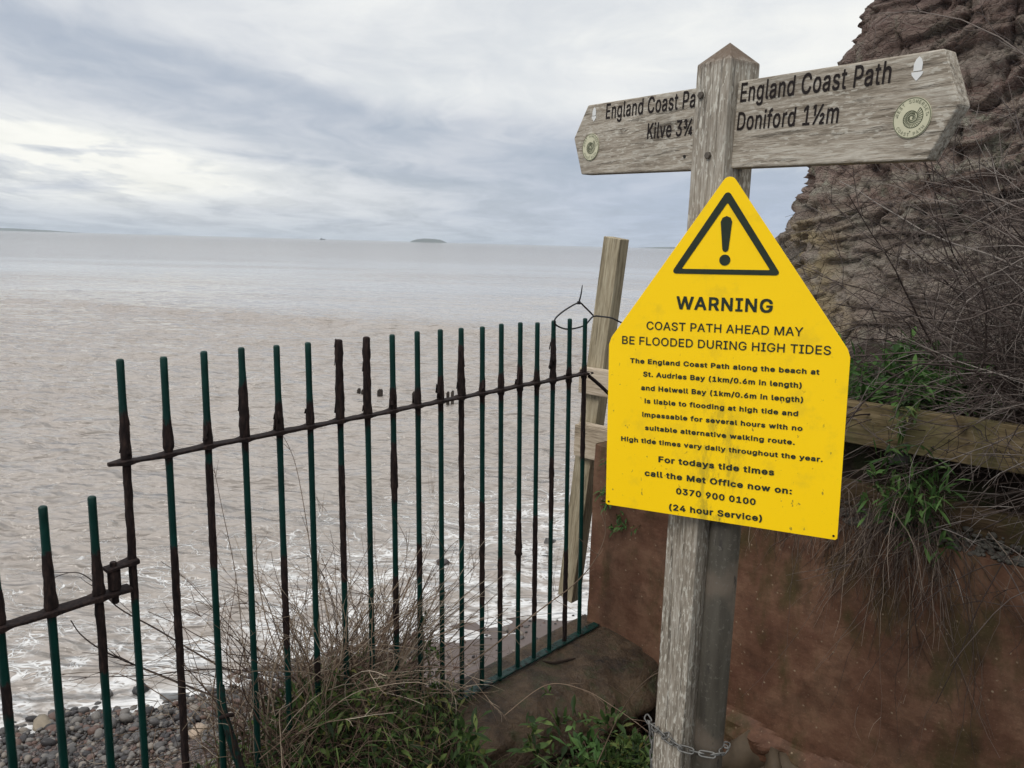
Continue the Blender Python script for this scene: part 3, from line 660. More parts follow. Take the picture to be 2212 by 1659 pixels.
# black cable tie looped from the stake over the bar tops
def curve_tube(pts, r_, name, m_, label=None, cat=None, group=None, K=60, sides=8, closed=False, parent=None, rad=None):
    pts = np.asarray(pts, float); t = np.concatenate([[0], np.cumsum(np.linalg.norm(np.diff(pts, axis=0), axis=1))]); t /= t[-1]
    # catmull-rom through the points
    out = []
    for u_ in np.linspace(0, 1, K):
        i = min(max(np.searchsorted(t, u_)-1, 0), len(pts)-2); f = (u_-t[i])/(t[i+1]-t[i]+1e-9)
        p0 = pts[max(i-1, 0)]; p1 = pts[i]; p2 = pts[i+1]; p3 = pts[min(i+2, len(pts)-1)]
        out.append(.5*((2*p1)+(-p0+p2)*f+(2*p0-5*p1+4*p2-p3)*f*f+(-p0+3*p1-3*p2+p3)*f**3))
    rr_ = np.full(K, r_) if rad is None else np.interp(np.linspace(0, 1, K), np.linspace(0, 1, len(rad)), rad)*r_
    V, F = tubes(np.array(out)[None], rr_[None], sides)
    if name is None: return V, F
    o = mesh(name, V, F, m_, parent, smooth=True, attrs={'rnd': np.full(len(V), .5)}, loc=None if parent is not None else pts[0]); tag(o, label, cat, group); return o
blk = plain('black_plastic', (.015, .015, .017), .4)
tie = empty('cable_tie', ondist(1250, 654, 3.85))
lp = [(1281, 681, 3.98), (1262, 662, 3.9), (1250.6, 654, 3.85), (1228, 665, 3.75), (1206, 681, 3.62), (1198, 693, 3.55), (1204, 704, 3.6), (1228, 711, 3.75), (1262, 703, 3.9), (1281, 684, 3.97), (1300, 684, 3.97), (1321, 687, 3.93), (1338, 695, 3.98), (1352, 702, 4.1)]
curve_tube([ondist(*q_) for q_ in lp], .0042, 'loop', blk, parent=tie, K=90)
curve_tube([ondist(1250, 655, 3.85), ondist(1255, 636, 3.84), ondist(1258, 616, 3.83)], .0035, 'tail', blk, parent=tie, K=12, rad=[1.3, 1, .6])
g = Geo(); g.box(ondist(1250.5, 654, 3.845), ex, ey, ez, (-.009, -.006, -.008), (.009, .006, .008)); g.build('locking_head', blk, tie, bevel=.003)
tag(tie, 'black cable tie looped from the leaning stake over the fence bars', 'cable tie')

# soil bank behind the timbers
qs = np.linspace(.35, 5.5, 150); ds = np.concatenate([[0, .02, .04], np.linspace(.08, 7, 110)]); Q, D_ = np.meshgrid(qs, ds, indexing='ij')
def bank_z(q_, d_):
    q_ = np.asarray(q_, float); d_ = np.asarray(d_, float)
    e_ = np.clip(d_/1.4, 0, 1); e_ = e_*e_*(3-2*e_)
    return .93+.62*np.clip(q_-1.15, 0, 1.6)*e_-.10*np.clip(d_-2.5, 0, 9)*(q_ < 1.3)+.07*fbm(np.stack([q_*2.2, d_*2.2, 0*q_], -1), 4)
Zb = bank_z(Q, D_); Zb[:, 0] = .40; Zb[:, 1] = .62; Zb[:, 2] = .80
jit = .02*fbm(np.stack([Q*9, Zb*9, D_], -1), 3)
X = W0[0]+WD[0]*Q+WB[0]*(D_+DT+.125+jit); Y = W0[1]+WD[1]*Q+WB[1]*(D_+DT+.125+jit)
idx = np.arange(Q.size).reshape(Q.shape)
tag(mesh('soil_bank', np.stack([X, Y, Zb], -1).reshape(-1, 3), GF(idx)[:, ::-1].copy(), soil, smooth=True), kind='structure')
# stones and grit on the wall's top ledge and under the beam
r_ = np.random.default_rng(21); N = 1500; q_ = r_.uniform(.9, 3.2, N); d_ = r_.uniform(.0, .15, N); cs = W0+WD*q_[:, None]+WB*d_[:, None]; cs[:, 2] = .495+.05*r_.uniform(0, 1, N)*(d_/.15)
V, F, a_ = stones(cs, np.clip(r_.lognormal(-4.75, .45, N), .004, .024), 22); tag(mesh('ledge_gravel', V, F, plain('grit', (.07, .065, .055), .8, .5, 60), smooth=True), kind='stuff')
c0 = wp_(1.34, DT+.10, tz(1925, 1000)); V, F, a_ = stones([c0], [.05], 91, .5, .5)
tag(mesh('stone', V, F, plain('pale_stone', (.13, .12, .11), .8, .2), smooth=True, loc=c0), 'pale angular stone wedged in the dark gap under the pine beam', 'stone')

# ------------------------------------------------------------------ iron fence
iron_m, n, bs = mat('painted_iron'); p = n.pos(); ru = n.attr('rnd')
nf = n.noise(n.scale(p, 1, 1, .35), 55, 5, .65); rmask = n.ss(n.m('ADD', ru, n.m('MULTIPLY', n.m('SUBTRACT', nf, .5), .9)), .42, .58)
rust = n.ramp(n.noise(n.scale(p, 1, 1, .3), 90, 6, .7), [(.3, (.005, .003, .003)), (.5, (.015, .009, .008)), (.72, (.042, .025, .020))])
gz = n.sep(p)[2]
paint = n.mix(n.noise(p, 14, 4), (.0015, .012, .0095), (.0045, .038, .030))
c = n.mix(rmask, paint, rust)
fin_mat(n, bs, c, n.m('ADD', .38, n.m('MULTIPLY', rmask, .45)), n.bump(n.m('ADD', nf, n.m('MULTIPLY', rmask, .4)), .7, .003), .45)
rng2 = np.random.default_rng(5)
def bar_mesh(base, topz, botz, zones, seed, rad=.0108, lean=A(0, 0, 0), sides=10, flare=None):
    r_ = np.random.default_rng(seed); K = 150; zs = np.linspace(botz, topz, K); zs[-3:] = [topz-.006, topz-.002, topz]
    ru = np.zeros(K)
    for lo, hi in zones: ru = np.maximum(ru, np.clip((zs-lo)/.11+.5, 0, 1)*np.clip((hi-zs)/.09+.5, 0, 1))
    fl = np.zeros(K)
    for (z0, z1, am) in (flare or []): t = np.clip((zs-z0)/(z1-z0), 0, 1); fl = np.maximum(fl, np.where((zs >= z0) & (zs <= z1), am*(1-t)**1.2, 0))
    ang = np.arange(sides)*2*math.pi/sides
    V = np.empty((K, sides, 3)); at = np.empty((K, sides))
    for j in range(sides):
        flk = fbm(np.stack([zs*22, np.full(K, math.cos(ang[j])*1.3+seed*3.1), np.full(K, math.sin(ang[j])*1.3)], -1), 3)
        rr_ = rad*(1+fl*(1+.35*flk)+ru*(.10+.16*np.clip(flk, -.6, 1.))+.015*flk)
        rr_[-3:] *= [1, .85, .5]
        V[:, j, 0] = base[0]+lean[0]*(topz-zs)+rr_*math.cos(ang[j]); V[:, j, 1] = base[1]+lean[1]*(topz-zs)+rr_*math.sin(ang[j]); V[:, j, 2] = zs
        at[:, j] = ru
    idx = np.arange(K*sides).reshape(K, sides); nx2 = np.roll(idx, -1, 1)
    F = [tuple(f) for f in np.stack([idx[:-1], nx2[:-1], nx2[1:], idx[1:]], -1).reshape(-1, 4)]+[tuple(idx[-1])]
    return V.reshape(-1, 3), F, at.ravel()
tops = [(259, 775), (353, 770), (440, 758), (521, 750), (597, 745), (665, 739), (731, 733), (791, 727), (847, 722), (901, 715), (951, 711), (996, 708), (1042, 705), (1083, 699), (1124, 696), (1161, 696), (1196, 692), (1231, 688), (1264, 687)]
RZ = .958
fence = empty('iron_fence', FA+A(0, 0, -.4)); tag(fence, 'green painted iron railing fence with rusty rail, right of the gate', 'fence')
rhi = [1.10, 1.055, 1.03, 1.14, 1.06, 1.05, 1.30, 1.30, 1.05, 1.04, 1.07, 1.19, 1.03, 1.05, 1.07, 1.04, 1.17, 1.03, 1.02]
low = {1: [(-.5, .66)], 4: [(.18, .52)], 6: [(.35, .80)], 0: [(.52, .95), (-.4, -.1)], 8: [(.05, .30), (.60, .84)], 9: [(.25, .4)], 11: [(.35, .95)], 14: [(.1, .4)], 15: [(-.2, .35)], 17: [(-.4, .1)], 2: [(.55, .9)], 12: [(.0, .5)], 13: [(-.1, .2)], 16: [(.3, .6)], 18: [(.55, .96)], 5: [(.0, .1)]}
for k, t_ in enumerate(tops):
    P_ = onpl(*t_, FA, FN); s = (P_-FA)@FD; zb = -.40 if s > 1.6 else -.62
    ln_ = FD*(.062*s/2.14/1.6)
    fl = [(RZ, rhi[k]+.02, (.38, .5, .42, .46, .36)[k % 5])]
    if k in (6, 7): fl += [(1.17, 1.262, .35), (1.2, 1.262, .3)]
    if k == 8: fl += [(.66, .82, .35)]
    if k == 14: fl += [(.17, .30, .7)]
    if k in (3, 11): fl += [(1.0, 1.20, .55)]
    V, F, at = bar_mesh(FA+FD*s, P_[2], zb, [(RZ-.03, rhi[k])]+low.get(k, []), 100+k, lean=ln_, flare=fl)
    rf = np.random.default_rng(900+k); V = list(map(tuple, V)); at = list(at)
    for _ in range(rf.integers(1, 6)):                                  # loose scabs of rust lifting off the bar
        z_ = rf.uniform(RZ+.005, max(rhi[k]-.04, RZ+.03)); a0 = rf.uniform(0, 6.28); h_ = rf.uniform(.015, .05); r1 = .0116+.0035*(1-(z_-RZ)/(rhi[k]-RZ+.01)); k0 = len(V); w_ = rf.uniform(.25, .5)
        for (da, dz, dr) in ((-w_, 0, .0030), (w_, .004, .0034), (w_*.8, h_, .0), (-w_*.7, h_*.9, .0), (-w_, 0, .0025), (w_, .004, .003), (w_*.8, h_, -.002), (-w_*.7, h_*.9, -.002)):
            rr_ = r1+dr*rf.uniform(.6, 1.5); V.append((FA[0]+FD[0]*s+rr_*math.cos(a0+da), FA[1]+FD[1]*s+rr_*math.sin(a0+da), z_+dz)); at.append(1.)
        F = F+[(k0, k0+1, k0+2, k0+3), (k0+7, k0+6, k0+5, k0+4), (k0, k0+4, k0+5, k0+1), (k0+1, k0+5, k0+6, k0+2), (k0+3, k0+2, k0+6, k0+7), (k0, k0+3, k0+7, k0+4)]
    mesh('bar', V, F, iron_m, fence, smooth=True, attrs={'rnd': at})
def rail_mesh(s0, s1, z0, z1, spots, w_=.020, th=.0048, rustv=1., cut=0., off_=0.):
    K = int((s1-s0)/.012); Vr = []; at = []
    ss2 = np.linspace(s0, s1, K)
    for s in ss2:
        sw = sum(math.exp(-((s-q_)/.016)**2) for q_ in spots); nn2 = float(fbm(A(s*14, 3, z0), 2)); ww = w_*(1+.16*nn2+.10*sw); t2 = th*(1+.30*nn2+.9*sw)
        if cut and s-s0 < cut: ww *= .35+.65*(s-s0)/cut
        zc_ = z0+(z1-z0)*(s-s0)/(s1-s0)+.0035*float(perlin(A(s*5, 1, z0)))
        for (a0, b0) in ((-1, -.7), (-.8, -1), (.8, -1), (1, -.7), (1, .7), (.8, 1), (-.8, 1), (-1, .7)):
            Vr.append(FA+FD*s+FN*(ww*a0+off_)+A(0, 0, zc_+t2*b0)); at.append(rustv)
    idx = np.arange(K*8).reshape(K, 8); n2 = np.roll(idx, -1, 1)
    return np.array(Vr), [tuple(f) for f in np.stack([idx[:-1], idx[1:], n2[1:], n2[:-1]], -1).reshape(-1, 4)]+[tuple(idx[0, ::-1]), tuple(idx[-1])], at
sp = [(onpl(*t_, FA, FN)-FA)@FD for t_ in tops]
V, F, at = rail_mesh(-.050, 2.205, .948, .985, sp, cut=.03); mesh('top_rail', V, F, iron_m, fence, attrs={'rnd': at})
V, F, at = rail_mesh(.9, 2.36, -.392, -.402, [], w_=.022, th=.004, rustv=.44); mesh('bottom_rail', V, F, iron_m, fence, attrs={'rnd': at})
# forked brace on the third bar, knotted where it leaves the bar
s3 = sp[2]; p0 = FA+FD*(s3+.008)+FN*.012
curve_tube([p0+A(0, 0, .14), p0+A(.004, -.004, .05), p0+FD*.012+FN*.03+A(0, 0, -.06), p0+FD*.05+FN*.09+A(0, 0, -.30), p0+FD*.09+FN*.16+A(0, 0, -.62)], .0145, 'brace', iron_m, parent=fence, K=40, rad=[.5, 1.15, .9, 1., 1.])
V, F = curve_tube([p0+FN*.012+FD*-.018+A(0, 0, .035), p0+FN*.03+A(0, 0, .045), p0+FN*.018+FD*.022+A(0, 0, .03), p0-FN*.006+FD*.02+A(0, 0, .02)], .007, None, None, K=20)
mesh('clamp', V, F, iron_m, fence, smooth=True, attrs={'rnd': np.ones(len(V))})
V, F = curve_tube([onpl(1272, 812, FA, FN), onpl(1290, 832, FA, FN)+FN*.02, onpl(1314, 866, FA, FN)+FN*.06, onpl(1345, 905, FA, FN)+FN*.1], .009, None, None, K=16, sides=6)
mesh('strap', V, F, iron_m, fence, smooth=True, attrs={'rnd': np.ones(len(V))})
c0 = onpl(1267, 806, FA, FN)+FN*.012; V, F, a_ = stones([c0], [.014], 3, .45, .2); mesh('rivet_cap', V, F, plain('pale_crust', (.45, .38, .30), .8), fence, smooth=True)

gate = empty('iron_gate', FA-FD*.9+A(0, 0, -.6)); tag(gate, 'low green and rusty iron gate at the left, hinged to the fence', 'gate')
gs = [(onpl(92, 1093, FA, FN)-FA)@FD, (onpl(198, 1070, FA, FN)-FA)@FD]; gs = [-.595, -.47, -.347]+gs
for k, s in enumerate(gs):
    V, F, at = bar_mesh(FA+FD*s, .868, -.55, [(.545, [.62, .62, .66, .735, .70][k]), ([.2, .0, .3, -.3, .33][k], [.5, .3, .4, -.1, .56][k])], 300+k, rad=.0115, flare=[(.57, .57+[.1, .1, .12, .17, .11][k], .45)])
    mesh('bar', V, F, iron_m, gate, smooth=True, attrs={'rnd': at})
V, F, at = rail_mesh(-.70, -.012, .552, .565, gs, w_=.024, th=.0058); mesh('gate_rail', V, F, iron_m, gate, attrs={'rnd': at})
# hinge: plate from the fence bar, pin and barrel
hs = (onpl(247, 1255, FA, FN)-FA)@FD; zt_ = onpl(247, 1224, FA, FN)[2]; zb_ = onpl(247, 1272, FA, FN)[2]
V, F, at = rail_mesh(hs-.024, .012, zt_-.004, zt_+.004, [0.0], w_=.021, th=.0045, off_=0.); mesh('hinge_plate', V, F, iron_m, fence, attrs={'rnd': at})
def cyl(c0, r_, z0, z1, sides=18, ch=.002):
    g = Geo(); rings = [(r_-ch, z0), (r_, z0+ch), (r_, z1-ch), (r_-ch, z1)]; V = []
    for rr_, z_ in rings: V += [A(c0[0]+rr_*math.cos(a0), c0[1]+rr_*math.sin(a0), z_) for a0 in np.arange(sides)*2*math.pi/sides]
    F = [tuple(range(sides))[::-1], tuple(range(3*sides, 4*sides))]
    for k in range(3): F += [(k*sides+i, k*sides+(i+1) % sides, (k+1)*sides+(i+1) % sides, (k+1)*sides+i) for i in range(sides)]
    g.add(V, F, 1.); return g
hc = FA+FD*hs
cyl(hc, .018, zb_, zt_-.008).build('hinge_barrel', iron_m, gate, smooth=False)
cyl(hc, .0095, zb_-.045, zt_+.016).build('hinge_pin', iron_m, gate)

# ------------------------------------------------------------------ signpost
DB = A(-.54464, .83867, 0); NBv = A(-.83867, -.54464, 0); PC = A(.4695, 1.8692, 0); XB = -DB
z_sh = ondist(1575, 124, 1.80)[2]; z_ap = onpl(1577, 92, PC, fw*A(1, 1, 0))[2]
post_m = wood('oak_post', (.105, .088, .066), (.25, .215, .17), (.40, .365, .31), (0, 0, 1), .9, .3, gs=1.25)
board_m = wood('oak_board', (.105, .085, .062), (.275, .235, .185), (.44, .40, .335), XB, .6, .3, gs=1.25)
_n = NB(post_m.node_tree); _bs = post_m.node_tree.nodes['Principled BSDF']; _c = _bs.inputs['Base Color'].links[0].from_socket; _p = _n.pos(); _z = _n.sep(_p)[2]
_k = _n.ss(_n.m('ADD', _z, _n.m('MULTIPLY', _n.m('SUBTRACT', _n.noise(_p, 26, 4, .65), .5), .05)), z_sh-.022, z_sh+.012)
_n.put(_bs.inputs['Base Color'], _n.mix(_n.m('MULTIPLY', _k, .8), _c, (.095, .062, .042)))
signpost = empty('fingerpost', PC+A(0, 0, -.6)); tag(signpost, 'weathered oak fingerpost with two pointed coast path boards', 'signpost')
g = Geo(); hw = .05; cz = [(-hw, -hw), (hw, -hw), (hw, hw), (-hw, hw)]
Vp = []
rings = [(-.6, 1.)] + [(z, 1.) for z in np.linspace(-.55, z_sh-.004, 60)]+[(z_sh, .985)]
# chamfered square section with slight waver
sec = []
for (sx_, sy_) in ((-1, -1), (1, -1), (1, 1), (-1, 1)):
    c1 = (sx_*(hw-.004), sy_*hw); c2 = (sx_*hw, sy_*(hw-.004)); sec += [c1, c2] if sx_*sy_ < 0 else [c2, c1]
NS = len(sec)
for (z, k_) in rings:
    for (a0, b0) in sec:
        wv = .0012*float(perlin(A(a0*20, b0*20, z*6)))
        Vp.append(PC+DB*(a0*k_+wv)+NBv*(b0*k_+wv)+A(0, 0, z))
kk2 = len(rings); Fp = [(r1*NS+i, r1*NS+(i+1) % NS, (r1+1)*NS+(i+1) % NS, (r1+1)*NS+i) for r1 in range(kk2-1) for i in range(NS)]+[tuple(range(NS))[::-1]]
Vp.append(PC+A(0, 0, z_ap)); ap = len(Vp)-1; Fp += [((kk2-1)*NS+i, (kk2-1)*NS+(i+1) % NS, ap) for i in range(NS)]
g.add(Vp, Fp); g.build('post', post_m, signpost)
TL = math.atan(.031); XT = unit(XB*math.cos(TL)+A(0, 0, -math.sin(TL))); ZT = unit(np.cross(XT, NBv)); ZT = ZT if ZT[2] > 0 else -ZT
BO = PC+A(0, 0, 1.8735)
def finger(name, outline, parent, label):
    g = Geo(); g.prism(BO, XT, ZT, NBv, outline, -.017, .022); o = g.build(name, board_m, parent, bevel=.0035); o['label'] = label; return o
hb = .0925
fr = finger('finger_board', [(.049, -hb), (.503, -hb), (.5465, -.002), (.506, hb), (.049, hb)], signpost, 'right finger board pointing to Doniford')
fl_ = finger('finger_board', [(-.049, hb), (-.485, hb), (-.541, .008), (-.497, -hb), (-.049, -hb)], signpost, 'left finger board pointing to Kilve')
FP = BO+NBv*.022
ink = plain('engraved_ink', (.012, .008, .007), .7, .3, 120)
